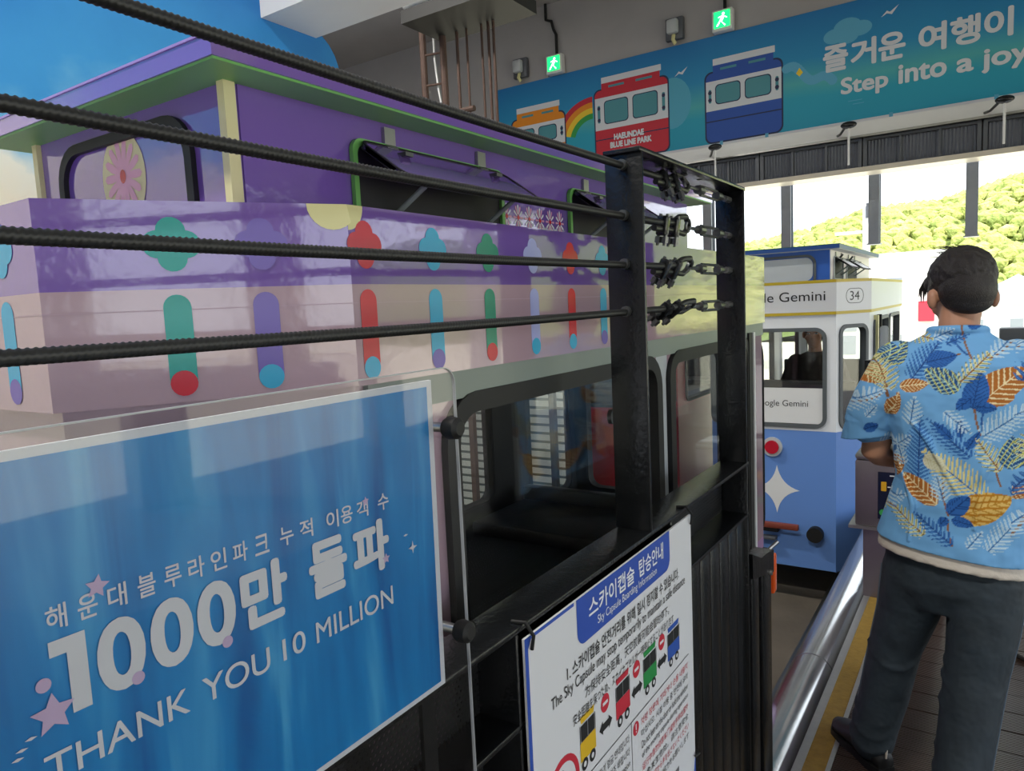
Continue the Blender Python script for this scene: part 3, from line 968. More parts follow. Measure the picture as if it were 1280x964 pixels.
        for q in (0.2, 0.85):
            yq = fy0 + (fy1 - fy0) * q
            h = MB().box(cw + 0.004, cw + 0.012, yq - 0.016, yq + 0.016, 1.965, 2.01, M_steel).cyl((hx, yq - 0.016, hz), (hx, yq + 0.016, hz), 0.008, M_steel, 10)
            h.box(hx, hx + 0.05, yq - 0.012, yq + 0.012, hz - 0.022, hz - 0.014, M_zinc)
            h.build('hinge', fo_, smooth=False)['label'] = 'small steel hinge'
            st = MB().cyl((cw + 0.006, yq, 1.83), (hx + 0.11 * sin(a), yq + 0.02, hz - 0.11 * cos(a) - 0.006), 0.006, M_greyg, 8)
            st.build('stay', fo_)
    # roof
    rw, ry0, ry1 = 0.405, 0.28, 2.58
    MB().box(-rw, rw, ry0, ry1, 2.024, 2.054, p['roof']).box(-rw - 0.002, rw + 0.002, ry0 - 0.002, ry1 + 0.002, 2.054, 2.058, p['rooftop']).build('roof', T, smooth=False)
    MB().box(-rw + 0.004, rw - 0.004, ry0 + 0.004, ry1 - 0.004, 2.020, 2.026, p['soffit']).build('soffit', T, smooth=False)
    return T

M_seat = mat('dark_seat', '#15161a', 0.5, 0, 0.2, 30)
PUR = dict(low=mat('mauve_body_vinyl', '#a983ae', 0.18, 0, 0.05, 3, coat=0.4), up=M_lilac, pillar=M_pillar, gasket=M_rubber, seat=M_seat, split=1.675, beltlow=M_lilac, belthigh=M_purple,
           cabfront=M_purple, flaps=[(0.635, 1.13), (1.50, 2.0)], flap=M_purple, seal=M_grn, roof=M_purple, rooftop=mat('pale_purple_edge', '#9a82c4', 0.3), soffit=M_grn, backh=0.78, gw=0.03)
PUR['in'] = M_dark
cap_p = capsule('sky_capsule', 'purple and pink capsule with flower and clover pattern beside the black fence', -1.37, 0.41, 0.0, PUR, 'purple')
# details of the purple capsule's side
d = MB()
d.box(0.604, 0.618, 0.34, 2.52, 1.482, 1.53, M_greyg)
d.build('window_head_trim', cap_p, smooth=False)['label'] = 'grey-green strip under the belt'
d = MB().box(0.608, 0.628, 2.35, 2.37, -0.4, 1.5, M_white).box(0.608, 0.625, 2.30, 2.345, -0.4, 1.5, M_rubber)
d.build('door_edge', cap_p, smooth=False)['label'] = 'black and white door edge'
d = MB().cbox(0.61, 0.665, 2.47, 2.52, 0.44, 0.60, mat('orange_lens', '#e2581a', 0.25), 0.008)
d.build('marker_lamp', cap_p)['label'] = 'orange marker lamp'
MB().box(0.60, 0.64, 2.46, 2.53, 0.43, 0.61, M_rubber).build('lamp_bracket', cap_p, smooth=False)
d = MB()
d.cyl((0.606, 1.155, 1.36), (0.617, 1.155, 1.36), 0.018, M_zinc, 18).cyl((0.612, 1.155, 1.36), (0.622, 1.155, 1.36), 0.008, M_dark, 12)
d.build('lock', cap_p)['label'] = 'small round key lock'
d = MB().tube([(0.50, 0.62, 0.70), (0.50, 0.62, 1.5)], 0.022, mat('bronze_grab_pole', '#8a7a58', 0.35, 0.6), 12)
d.build('grab_pole', cap_p)['label'] = 'bronze upright grab pole behind the glass'

BLU = dict(low=mat('periwinkle_body', '#638cd0', 0.3, 0, 0.03, 2), up=mat('white_body', '#dfe3e8', 0.35, 0, 0.03, 2), pillar=M_white, gasket=mat('grey_rubber', '#53595d', 0.5), seat=M_seat, split=1.65,
           beltlow=mat('white_belt', '#e4e6ea', 0.35), belthigh=MATS['white_belt'], edge=mat('yellow_belt_edge', '#c9b02c', 0.4), cabfront=mat('blue_cabin', '#2f5fb4', 0.35), cabside=mat('white_cabin_side', '#e8e0dc', 0.4),
           flaps=[(0.5, 0.9), (1.1, 1.6)], flap=M_white, seal=M_pillar, roof=mat('deep_blue_roof', '#274f94', 0.4), rooftop=mat('dark_green_roof_edge', '#2f6a58', 0.4), soffit=M_pillar)
BLU['in'] = M_white
cap_b = capsule('sky_capsule', 'blue and white capsule numbered 34 at the far end of the platform', -1.37, 5.70, -0.05, BLU, 'blue')
d = MB()
d.cyl((-0.03, 0.012, 0.52), (-0.03, -0.012, 0.52), 0.075, M_pillar, 28)
d.build('lamp_rim', cap_b)
MB().cyl((-0.03, -0.010, 0.52), (-0.03, -0.028, 0.52), 0.052, mat('red_lens', '#b8142e', 0.2), 28).build('tail_lamp', cap_b)['label'] = 'round red lamp'
st = []
for k in range(4):
    for i in range(8):
        t_ = i / 8
        p0, p1 = Vector((cos(k * pi / 2), sin(k * pi / 2))), Vector((cos((k + 1) * pi / 2), sin((k + 1) * pi / 2)))
        q = p0 * (1 - t_) ** 2 + (p0 + p1) * 0.16 * 2 * t_ * (1 - t_) + p1 * t_ ** 2
        st.append((0.0 + q.x * 0.17, 0.185 + q.y * 0.19))
MB().prism(st, (0, 0.012, 0), X, Z, 0.0, 0.002, M_white).build('star_emblem', cap_b, smooth=False)['label'] = 'white four-pointed star'
MB().cyl((0.285, 0.012, -0.135), (0.285, -0.05, -0.135), 0.058, M_rubber, 24).build('bumper', cap_b)['label'] = 'round black rubber bumper'
d = MB().cbox(-0.3, 0.17, -0.06, -0.02, -0.115, -0.07, mat('red_brown_bar', '#7d3a2c', 0.5), 0.008).cbox(-0.1, 0.02, -0.045, 0.012, -0.15, -0.10, M_rubber, 0.01)
d.build('coupling_bar', cap_b)['label'] = 'red-brown coupling bar'
MB().cbox(-0.25, 0.0, -0.05, 0.012, -0.215, -0.19, M_vframe, 0.005).build('bracket', cap_b)
pn = MB().box(-0.335, 0.335, 0.016, 0.026, 0.71, 0.98, M_white)
pn.text('Google Gemini', (0, 0.016, 0), X, Z, -0.17, 0.825, 0.40, 0.062, M_txtb, 0.0, 0.001)
sp_ = [( -0.245 + (0.03 if i % 2 == 0 else 0.008) * cos(pi / 4 * i), 0.852 + (0.03 if i % 2 == 0 else 0.008) * sin(pi / 4 * i)) for i in range(8)]
pn.decal(sp_, (0, 0.016, 0), X, Z, 0.001, M_txtb)
pn.build('window_notice', cap_b, smooth=False)['label'] = 'white notice with black lettering in the front window'
MB().cbox(0.66, 0.72, 0.45, 0.48, 0.98, 1.42, M_pillar, 0.02).build('door_rail', cap_b)
MB().box(0.60, 0.64, 0.55, 0.6, -0.4, 1.5, M_cream).box(0.60, 0.64, 0.75, 0.78, -0.4, 1.5, M_rubber).build('door_edge', cap_b, smooth=False)
for k in range(2):
    MB().tube([(0.33, 0.6 + 0.5 * k, 1.93), (0.36, 0.7 + 0.5 * k, 1.99)], 0.008, M_dark, 8).build('roof_bracket', cap_b)

REDP = dict(low=mat('deep_red_body', '#8e1c26', 0.3), up=mat('red_body', '#a82030', 0.3), pillar=M_red, gasket=M_rubber, seat=M_seat, split=1.65, beltlow=mat('salmon_belt', '#d98a78', 0.4), belthigh=M_white,
            edge=M_red, cabfront=M_red, flaps=[(0.6, 1.2)], flap=M_red, seal=M_rubber, roof=M_red, rooftop=M_white, soffit=M_white)
REDP['in'] = M_white
cap_r = capsule('sky_capsule', 'red capsule on the far track glimpsed through the purple capsule windows', -3.0, 6.0, 0.0, REDP, 'red')

# hidden-by-capsule track rails and guide pipe
def rail(x, lab):
    m = MB().prism([(-0.05, 0), (0.05, 0), (0.05, 0.008), (0.008, 0.012), (0.008, 0.036), (0.03, 0.04), (0.03, 0.05), (-0.03, 0.05), (-0.03, 0.04), (-0.008, 0.036), (-0.008, 0.012), (-0.05, 0.008)], (x, 12, -0.75), X, Z, 0, 16, M_zinc)
    tag(m.build('track_rail', smooth=False), lab, 'rail', 'track rails')
for x, l in ((-1.73, 'steel running rail on the far side under the purple capsule'), (-1.01, 'steel running rail nearest the platform'), (-3.36, 'steel rail farthest from the platform'), (-2.64, 'steel rail under the near side of the red capsule')):
    rail(x, l)
t = thing('guide_pipe', 'fat shiny metal pipe running along the platform edge', 'pipe', (-0.651, -2.0, -0.09))
m_pipe = mat('shiny_steel_pipe', '#c4c6c8', 0.22, 0.85, 0.12, 6, 0.04, 25)
MB().cyl((0, 0, 0), (0, 11.2, 0), 0.094, m_pipe, 40).build('tube', t)
for yy in (2.6, 5.33, 8.2):
    MB().cyl((0, yy, 0), (0, yy + 0.012, 0), 0.0965, m_pipe, 40).build('joint_ring', t)
for yy in (1.2, 4.0, 7.0, 9.8):
    MB().box(-0.02, 0.11, yy, yy + 0.05, -0.2, -0.02, M_zinc).build('support', t, smooth=False)

# ================================================================== FENCE
def perf_mat():
    m = bpy.data.materials.new('perforated_sheet')
    m.use_nodes = True
    nt = m.node_tree
    b = nt.nodes['Principled BSDF']
    b.inputs['Base Color'].default_value = lin('#141516')
    b.inputs['Roughness'].default_value = 0.45
    out = nt.nodes['Material Output']
    tc = nt.nodes.new('ShaderNodeTexCoord')
    sp = nt.nodes.new('ShaderNodeSeparateXYZ')
    nt.links.new(tc.outputs['Object'], sp.inputs[0])
    P = 0.009
    def mth(op, a, b_=None, c_=None):
        n = nt.nodes.new('ShaderNodeMath'); n.operation = op
        for i, q in enumerate((a, b_, c_)):
            if q is None:
                continue
            if isinstance(q, (int, float)):
                n.inputs[i].default_value = q
            else:
                nt.links.new(q, n.inputs[i])
        return n.outputs[0]
    row = mth('FLOOR', mth('DIVIDE', sp.outputs['Z'], P))
    off = mth('MULTIPLY', row, 0.5)
    a = mth('SUBTRACT', mth('FRACT', mth('ADD', mth('DIVIDE', sp.outputs['Y'], P), off)), 0.5)
    c = mth('SUBTRACT', mth('FRACT', mth('DIVIDE', sp.outputs['Z'], P)), 0.5)
    r2 = mth('ADD', mth('MULTIPLY', a, a), mth('MULTIPLY', c, c))
    hole = mth('LESS_THAN', r2, 0.085)
    tr = nt.nodes.new('ShaderNodeBsdfTransparent')
    mx = nt.nodes.new('ShaderNodeMixShader')
    nt.links.new(hole, mx.inputs['Fac'])
    nt.links.new(b.outputs[0], mx.inputs[1])
    nt.links.new(tr.outputs[0], mx.inputs[2])
    nt.links.new(mx.outputs[0], out.inputs['Surface'])
    return m
M_perf = perf_mat()
XF0, XF1 = -0.655, -0.575
t = thing('platform_fence', 'black flat-bar steel fence frame along the platform edge', 'fence', (-0.615, 0, 0))
fx0, fx1 = -0.04, 0.04
def fb(n, x0, x1, y0, y1, z0, z1, m=M_black, bb=0.0025):
    o = MB().cbox(x0, x1, y0, y1, z0, z1, m, bb).build(n, t)
    return o
fb('rail', fx0, fx1, -1.2, 2.075, 1.150, 1.160)['label'] = 'top rail'
fb('rail', fx0, fx1, -1.2, 2.075, 1.000, 1.010)
fb('rail', fx0, fx1, -1.2, 2.075, 0.10, 0.11)
fb('post', fx0, fx1, 1.352, 1.362, 1.160, 1.925)
fb('post', fx0, fx1, 2.052, 2.062, 1.160, 1.925)
fb('post', fx0, fx1, -0.5, -0.49, 1.160, 1.925)
cp = MB().cbox(fx0, fx1, 1.345, 2.068, 1.925, 1.934, M_black, 0.002)
for yy in (1.45, 1.56, 1.67, 1.78):
    cp.decal(circ(0.01, -yy, 0.008, 14), (0, 0, 1.9248), X, -Y, 0.0004, M_dark)
cp.build('top_plate', t)['label'] = 'flat plate joining the two tall posts'
for yy in (-0.4, 0.2, 0.84, 1.46, 2.055):
    fb('upright', fx0, fx1, yy, yy + 0.008, 0.0, 1.150)
pf = MB().box(-0.036, -0.034, -1.2, 2.05, 0.11, 1.150, M_perf)
pf.build('perforated_panel', t, smooth=False)['label'] = 'perforated black sheet'
for k in range(7):
    yy = 1.52 + 0.077 * k
    fb('slat', 0.02, 0.03, yy, yy + 0.072, 0.11, 1.0)
fb('foot_plate', -0.06, 0.09, 2.0, 2.1, -0.0, 0.012)

# cables with clamps and turnbuckles
def twist_rope(path, r, m, turns, n=10):
    """rope with a helical lay"""
    mb = MB()
    a, b = Vector(path[0]), Vector(path[-1])
    L = (b - a).length
    N = int(turns * 4)
    vs, fs = [], []
    for i in range(N + 1):
        t_ = i / N
        p = a.lerp(b, t_)
        p.z -= 0.006 * sin(pi * t_)
        for k in range(n):
            an = 2 * pi * k / n
            rr = r * (1 + 0.10 * cos(3 * (an - t_ * turns * 2 * pi / 3)))
            vs.append((p.x + rr * cos(an), p.y, p.z + rr * sin(an)))
    for i in range(N):
        for k in range(n):
            q, w = i * n + k, i * n + (k + 1) % n
            fs.append((q, w, w + n, q + n))
    mb.add(vs, fs, m)
    return mb
labs = ('topmost thick black wire rope of the fence, above the purple capsule roof', 'second black wire rope from the top, crossing the flower window',
        'third black wire rope from the top, crossing the clover pattern', 'lowest black wire rope, crossing the coloured bars on pink')
for k, zc in enumerate((1.903, 1.805, 1.709, 1.614)):
    c = thing('fence_rope', labs[k], 'wire rope', (-0.615, 1.36, zc), 0, 'fence ropes')
    dzl = (0.004, 0.0, -0.002, 0.004)[k]
    twist_rope([(0, -1.85, dzl), (0, 0.17, 0)], 0.0068, M_rope, 330).build('rope', c, ang=70)
    MB().cyl((0, -0.004, 0), (0, -0.018, 0), 0.0105, M_zinc, 14).build('grommet', c)
    sw = (-0.3, 0.15, 0.5, 0.9)[k]
    mxr = Matrix.Rotation(sw, 4, 'Y')
    cl = MB()
    def W_(p):
        return mxr @ Vector(p)
    # looped end round a thimble, two U-bolt clamps
    cl.tube([W_(p) for p in ((0, 0.17, 0.0), (0, 0.25, 0.004), (0, 0.29, 0.02), (0, 0.335, 0.024), (0, 0.36, 0.004), (0, 0.335, -0.016), (0, 0.29, -0.014), (0, 0.25, -0.012), (0, 0.15, -0.014))], 0.0068, M_rope, 10)
    cl.build('loop', c)
    for yy in (0.20, 0.265):
        q = MB()
        q.cbox(-0.012, 0.012, yy - 0.012, yy + 0.012, -0.028, 0.016, M_black, 0.004, mxr)
        for s_ in (-1, 1):
            q.cyl(W_((s_ * 0.008, yy, -0.05)), W_((s_ * 0.008, yy, 0.02)), 0.004, M_zinc, 8)
            q.cyl(W_((s_ * 0.008, yy, -0.044)), W_((s_ * 0.008, yy, -0.03)), 0.008, M_zinc, 6)
        q.build('rope_clamp', c)
    tb = MB()
    tb.tube([W_((0, 0.355 + 0.014 * cos(a), 0.014 * sin(a) + 0.004)) for a in [2 * pi * i / 14 for i in range(15)]], 0.004, M_zinc, 8)
    tb.cyl((0, 0.37, 0), (0, 0.44, 0), 0.0045, M_zinc, 8)
    tb.cyl((0, 0.43, 0), (0, 0.465, 0), 0.011, M_zinc, 10)
    for s_ in (-1, 1):
        tb.cyl((0, 0.45, s_ * 0.011), (0, 0.585, s_ * 0.011), 0.0036, M_zinc, 8)
    tb.cyl((0, 0.575, 0), (0, 0.61, 0), 0.011, M_zinc, 10)
    tb.cyl((0, 0.60, 0), (0, 0.70, 0), 0.0045, M_zinc, 8)
    tb.cyl((0, 0.65, 0), (0, 0.691, 0), 0.009, M_steel, 6)
    tb.build('turnbuckle', c)

# black gate bracket after the fence end
t = thing('gate_bracket', 'black upside-down U steel bracket at the end of the fence', 'gate bracket', (-0.6, 2.13, 0))
fbx = -0.02
MB().cbox(-0.02, 0.02, -0.02, 0.055, 0, 0.845, M_black, 0.004).build('upright', t)
MB().cbox(-0.02, 0.02, 0.10, 0.205, 0, 0.80, M_black, 0.004).build('upright', t)
pl = MB().prism([(-0.035, 0.875), (-0.035, 0.80), (0.21, 0.74), (0.21, 0.815), (0.12, 0.83), (0.06, 0.835), (0.0, 0.86)], (-0.025, 0, 0), Y, Z, -0.006, 0.052, M_black)
pl.build('top_plate', t, smooth=False)
MB().cyl((0.025, 0.16, 0.755), (0.034, 0.16, 0.755), 0.008, M_steel, 12).cyl((0.0, 0.215, 0.80), (0.03, 0.25, 0.83), 0.006, M_steel, 8).build('bolt', t)

# ================================================================== BLUE SIGN
def curtain_mat():
    m = bpy.data.materials.new('blue_curtain_print')
    m.use_nodes = True
    nt = m.node_tree
    b = nt.nodes['Principled BSDF']
    b.inputs['Roughness'].default_value = 0.3
    tc = nt.nodes.new('ShaderNodeTexCoord')
    mp = nt.nodes.new('ShaderNodeMapping'); mp.inputs['Scale'].default_value = (1, 1, 0.12); mp.inputs['Rotation'].default_value = (R(6), 0, 0)
    nt.links.new(tc.outputs['Object'], mp.inputs['Vector'])
    n = nt.nodes.new('ShaderNodeTexNoise'); n.inputs['Scale'].default_value = 22; n.inputs['Detail'].default_value = 3; n.inputs['Distortion'].default_value = 0.6
    nt.links.new(mp.outputs['Vector'], n.inputs['Vector'])
    r = ramp(nt, [(0.3, '#0a6ab4'), (0.45, '#1484cc'), (0.55, '#1c90d8'), (0.68, '#4aaee8')])
    nt.links.new(n.outputs['Fac'], r.inputs[0])
    nt.links.new(r.outputs[0], b.inputs['Base Color'])
    return m
SX = -0.53
t = thing('notice_board', 'large blue celebration sign under clear acrylic on the near fence', 'sign', (SX, 0, 0))
sh = MB().prism([(-0.25, 1.194), (0.622, 1.194), (0.628, 1.554), (-0.25, 1.554)], (0, 0, 0), Y, Z, -0.004, 0.0, mat('white_sheet', '#e4e9ee', 0.4))
sh.prism([(-0.24, 1.200), (0.614, 1.200), (0.619, 1.547), (-0.24, 1.547)], (0, 0, 0), Y, Z, 0.0, 0.0006, curtain_mat())
sh.build('printed_sheet', t, smooth=False)
tx = MB()
o = Vector((0.001, 0, 0))
ks = '해 운 대 블 루 라 인 파 크   누 적   이 용 객   수'
y_ = 0.212
cells = [('해', 0.2110), ('운', 0.2317), ('대', 0.2524), ('블', 0.2745), ('루', 0.2955), ('라', 0.3155), ('인', 0.3357), ('파', 0.3562), ('크', 0.3780), ('누', 0.4050), ('적', 0.4275), ('이', 0.4595), ('용', 0.4780), ('객', 0.4995), ('수', 0.5295)]
for ch, a in cells:
    tx.text(ch, o, Y, Z, a, 1.4265, 0.0135 + (a - 0.21) * 0.008, 0.0175, M_txtw, 0.012, 0.0006)
tx.build('korean_line', t, smooth=False)['label'] = 'small spaced Korean line'
tx = MB()
tx.decal([(0.2105, 1.4195), (0.2345, 1.4195), (0.2345, 1.364), (0.2215, 1.364), (0.2215, 1.4085), (0.2105, 1.4085)], o, Y, Z, 0.0008, M_txtw)
for ch, a, w in (('0', 0.2405, 0.0355), ('0', 0.280, 0.0355), ('0', 0.319, 0.0355), ('만', 0.360, 0.049), ('돌', 0.434, 0.048), ('파', 0.490, 0.052)):
    tx.text(ch, o, Y, Z, a, 1.364, w, 0.055, M_txtw, 0.04 if ch in '만돌파' else 0.03, 0.0008)
tx.build('headline', t, smooth=False)['label'] = 'large bold white headline'
tx = MB()
tx.text('THANK', o, Y, Z, 0.200, 1.322, 0.106, 0.0205, M_txtw, 0.006, 0.0006)
tx.text('YOU', o, Y, Z, 0.318, 1.321, 0.066, 0.0215, M_txtw, 0.006, 0.0006)
tx.text('10', o, Y, Z, 0.398, 1.322, 0.026, 0.0205, M_txtw, 0.006, 0.0006)
tx.text('MILLION', o, Y, Z, 0.437, 1.322, 0.106, 0.0205, M_txtw, 0.006, 0.0006)
tx.build('english_line', t, smooth=False)['label'] = 'thin white English line'
sg = MB()
M_star = mat('pale_pink_star', '#d6bfe0', 0.4)
def star5(cy, cz, r, a0=0.3):
    sg.decal([(cy + (r if i % 2 == 0 else r * 0.48) * cos(a0 + pi / 5 * i), cz + (r if i % 2 == 0 else r * 0.48) * sin(a0 + pi / 5 * i)) for i in range(10)], o, Y, Z, 0.0010, M_star)
star5(0.209, 1.370, 0.015); star5(0.246, 1.447, 0.009, 0.1); star5(0.512, 1.442, 0.005); star5(0.536, 1.374, 0.006)
for cy, cz, r in ((0.205, 1.392, 0.005), (0.268, 1.368, 0.005), (0.344, 1.364, 0.005)):
    sg.decal(circ(cy, cz, r, 16), o, Y, Z, 0.0010, M_star)
for cy, cz in ((0.188, 1.355), (0.194, 1.360), (0.185, 1.350), (0.578, 1.372), (0.568, 1.39)):
    sg.decal([(cy - 0.004, cz), (cy, cz + 0.0012), (cy + 0.004, cz), (cy, cz - 0.0012)], o, Y, Z, 0.0010, M_txtw)
sg.decal([(0.578, 1.366), (0.5795, 1.372), (0.5855, 1.3735), (0.5795, 1.375), (0.578, 1.381), (0.5765, 1.375), (0.5705, 1.3735), (0.5765, 1.372)], o, Y, Z, 0.0012, M_txtw)
sg.build('confetti_print', t, smooth=False)['label'] = 'pale printed stars and sparkles'
ac = MB().prism(rrect(-0.26, 0.78, 0.662, 1.566, 0.02), (0.004, 0, 0), Y, Z, 0.0, 0.003, M_acryl)
aco = ac.build('acrylic_cover', t, smooth=False)
aco['label'] = 'clear acrylic cover'
MB().ring(rrect(-0.261, 0.779, 0.663, 1.567, 0.021), rrect(-0.2598, 0.7802, 0.6618, 1.5658, 0.0198), (0.0035, 0, 0), Y, Z, 0.0, 0.004, mat('milky_acrylic_edge', '#a4a8ac', 0.3)).build('polished_edge', aco, smooth=False)
for z in (1.497, 1.253, 0.95):
    k_ = MB().cyl((-0.05, 0.642, z), (0.007, 0.642, z), 0.006, M_steel, 12)
    k_.tube([(0.007, 0.642, z), (0.012, 0.642, z), (0.024, 0.642, z), (0.028, 0.642, z)], [0.011, 0.0135, 0.0125, 0.008], M_rubber, 20)
    k_.build('knob', t)['label'] = 'black screw knob'
bk = MB()
bk.box(-0.053, -0.047, 0.63, 0.655, 0.9, 1.53, M_black)
bk.build('mounting_strip', t, smooth=False)

# ================================================================== BOARDING SIGN
BX = -0.566
t = thing('boarding_sign', 'white boarding information sign tied to the fence below the posts', 'sign', (BX, 0, 0))
M_sheet = mat('white_board', '#d9dbdf', 0.5, 0, 0.02, 5)
M_hdr = mat('header_blue_print', '#2a4fae', 0.5)
bdm = MB().prism([(0.848, 0.45), (1.557, 0.45), (1.557, 1.143), (0.848, 1.143)], (0, 0, 0), Y, Z, -0.004, 0, M_sheet)
bdm.decal([(0.848, 0.45), (0.857, 0.45), (0.857, 1.125), (0.866, 1.137), (1.0, 1.137), (1.0, 1.143), (0.848, 1.143)], (0, 0, 0), Y, Z, 0.0004, M_hdr)
bdm.decal([(1.53, 0.45), (1.557, 0.45), (1.557, 0.56), (1.54, 0.50)], (0, 0, 0), Y, Z, 0.0004, M_hdr)
bdm.build('board', t, smooth=False)
pr = MB()
o = Vector((0, 0, 0))
def pd(pts, m, d=0.0006):
    pr.decal(pts, o, Y, Z, d, m)
hp = [(1.008, 1.143), (1.008, 1.09)] + [(1.033 + 0.025 * cos(a), 1.085 + 0.025 * sin(a)) for a in [pi + pi / 2 * i / 5 for i in range(6)]] + [(1.40 + 0.025 * cos(a), 1.085 + 0.025 * sin(a)) for a in [1.5 * pi + pi / 2 * i / 5 for i in range(6)]] + [(1.425, 1.143)]
pd(hp, M_hdr)
def pt(s_, a, b, w, h, m, bold=0.0):
    pr.text(s_, o, Y, Z, a, b, w, h, m, bold, 0.0012)
pt('스카이캡슐', 1.050, 1.094, 0.19, 0.036, M_txtw, 0.015)
pt('탑승안내', 1.262, 1.094, 0.125, 0.036, M_txtw, 0.015)
pt('Sky Capsule Boarding Information', 1.082, 1.069, 0.268, 0.020, M_txtw, 0.0)
pt('1. 스카이캡슐 안전거리를 위해 일시 정지할 수 있습니다.', 0.968, 1.021, 0.505, 0.026, M_txtb, 0.008)
pt('The Sky Capsule may stop temporarily to maintain a safe distance', 0.915, 0.990, 0.595, 0.026, M_txtb, 0.0)
pt('为保持安全距离，天空胶囊可能会暂时停下。', 1.027, 0.962, 0.385, 0.022, M_txtb, 0.0)
pt('安全距離を保つため、スカイカプセルが一時停止することがあります', 0.982, 0.934, 0.455, 0.020, M_txtb, 0.0)
def bus(y0, y1, z0, z1, m):
    h = z1 - z0
    pd([(y0 + 0.006, z1 - 0.12 * h), (y1 - 0.006, z1 - 0.12 * h), (y1 - 0.002, z1), (y0 + 0.002, z1)], m, 0.0007)
    pd([(y0, z0 + 0.22 * h), (y1, z0 + 0.22 * h), (y1, z0 + 0.56 * h), (y0, z0 + 0.56 * h)], m, 0.0007)
    ym = (y0 + y1) / 2
    for a, b in ((y0 + 0.004, ym - 0.001), (ym + 0.001, y1 - 0.004)):
        pd([(a, z0 + 0.57 * h), (b, z0 + 0.57 * h), (b, z0 + 0.85 * h), (a, z0 + 0.85 * h)], M_txtb, 0.0008)
    for a in (y0, y1 - 0.002):
        pd([(a, z0 + 0.55 * h), (a + 0.002, z0 + 0.55 * h), (a + 0.002, z0 + 0.86 * h), (a, z0 + 0.86 * h)], M_txtb, 0.0008)
    for q in (0.25, 0.75):
        cy = y0 + (y1 - y0) * q
        pd(circ(cy, z0 + 0.14 * h, 0.11 * h, 16), M_txtb, 0.0009)
        pd(circ(cy, z0 + 0.14 * h, 0.05 * h, 12), M_sheet, 0.0011)
bus(1.003, 1.060, 0.835, 0.937, mat('bus_yellow_print', '#d8b022', 0.5))
bus(1.143, 1.205, 0.838, 0.938, P_red)
bus(1.270, 1.338, 0.838, 0.935, mat('bus_green_print', '#1e8a44', 0.5))
bus(1.400, 1.470, 0.838, 0.932, P_blue)
def bar_sign(cy, cz):
    pd(circ(cy, cz, 0.017, 20), P_red, 0.0007)
    pd([(cy - 0.010, cz - 0.003), (cy + 0.010, cz - 0.003), (cy + 0.010, cz + 0.003), (cy - 0.010, cz + 0.003)], M_sheet, 0.0009)
def arrow(cy, cz):
    pd([(cy - 0.026, cz), (cy - 0.012, cz - 0.013), (cy - 0.012, cz - 0.007), (cy + 0.012, cz - 0.007), (cy + 0.012, cz - 0.013), (cy + 0.026, cz), (cy + 0.012, cz + 0.013), (cy + 0.012, cz + 0.007), (cy - 0.012, cz + 0.007), (cy - 0.012, cz + 0.013)], M_txtb, 0.0007)
for cy in (1.100, 1.238, 1.368):
    bar_sign(cy, 0.918); arrow(cy, 0.876)
pd([(0.985, 0.8215), (1.525, 0.8215), (1.525, 0.8235), (0.985, 0.8235)], M_txtb)
pd([(1.206, 0.5), (1.208, 0.5), (1.208, 0.822), (1.206, 0.822)], M_txtb)
# no-smoking roundel
pr.ring(circ(0.945, 0.850, 0.052, 30), circ(0.945, 0.850, 0.041, 30), o, Y, Z, 0.0, 0.0009, P_red)
pd([(0.908, 0.876), (0.916, 0.884), (0.982, 0.824), (0.974, 0.816)], P_red, 0.0011)
pd([(0.945, 0.838), (0.975, 0.838), (0.975, 0.846), (0.945, 0.846)], M_txtb, 0.0008)
pr.tube([(0.0, 0.935, 0.852), (0.0, 0.942, 0.862), (0.0, 0.936, 0.870), (0.0, 0.944, 0.880)], 0.0012, M_txtb, 6)
pd(circ(1.228, 0.800, 0.014, 20), P_red, 0.0007)
pd([(1.2265, 0.797), (1.2295, 0.797), (1.2305, 0.809), (1.2255, 0.809)], M_sheet, 0.0009)
pd(circ(1.228, 0.793, 0.002, 8), M_sheet, 0.0009)
rows = (('차량 창문에 기대거나 손을 내밀지', P_red), ('마십시오. 시설 이용 중 안전에 유의', M_txtb), ('Do not lean on the door or hold the window', M_txtb), ('of the moving capsule during operation', M_txtb),
        ('运行中请勿倚靠车门或将手伸出窗外', P_red), ('以免发生危险。请注意安全', M_txtb), ('走行中に窓から手を出さないでください', P_red), ('安全のためご協力をお願いします', M_txtb))
for k, (s_, m_) in enumerate(rows):
    pt(s_, 1.252, 0.792 - k * 0.024, 0.262, 0.016, m_)
for k, s_ in enumerate(('금연 · 화기 엄금 안내입니다', '안전 운행에 협조 바랍니다', 'No smoking in the station', '请勿吸烟')):
    pt(s_, 1.03, 0.79 - k * 0.026, 0.165, 0.017, M_txtb)
pd([(1.27, 0.5), (1.45, 0.5), (1.45, 0.592), (1.27, 0.592)], mat('grey_photo_print', '#6b6b6e', 0.6, 0, 0.4, 30))
pr.build('print', t, smooth=False)['label'] = 'printed text, small capsules and prohibition marks'
for yy, zz in ((0.862, 1.135), (1.548, 1.135), (1.545, 0.56)):
    zt = MB().tube([(0.004, yy, zz - 0.012), (0.008, yy, zz + 0.01), (-0.006, yy, zz + 0.028), (-0.028, yy - 0.004, zz + 0.027)] if zz > 1 else [(0.004, yy, zz), (0.01, yy + 0.012, zz + 0.004), (0.0, yy + 0.02, zz + 0.003)], 0.003, M_rubber, 8)
    zt.build('cable_tie', t)

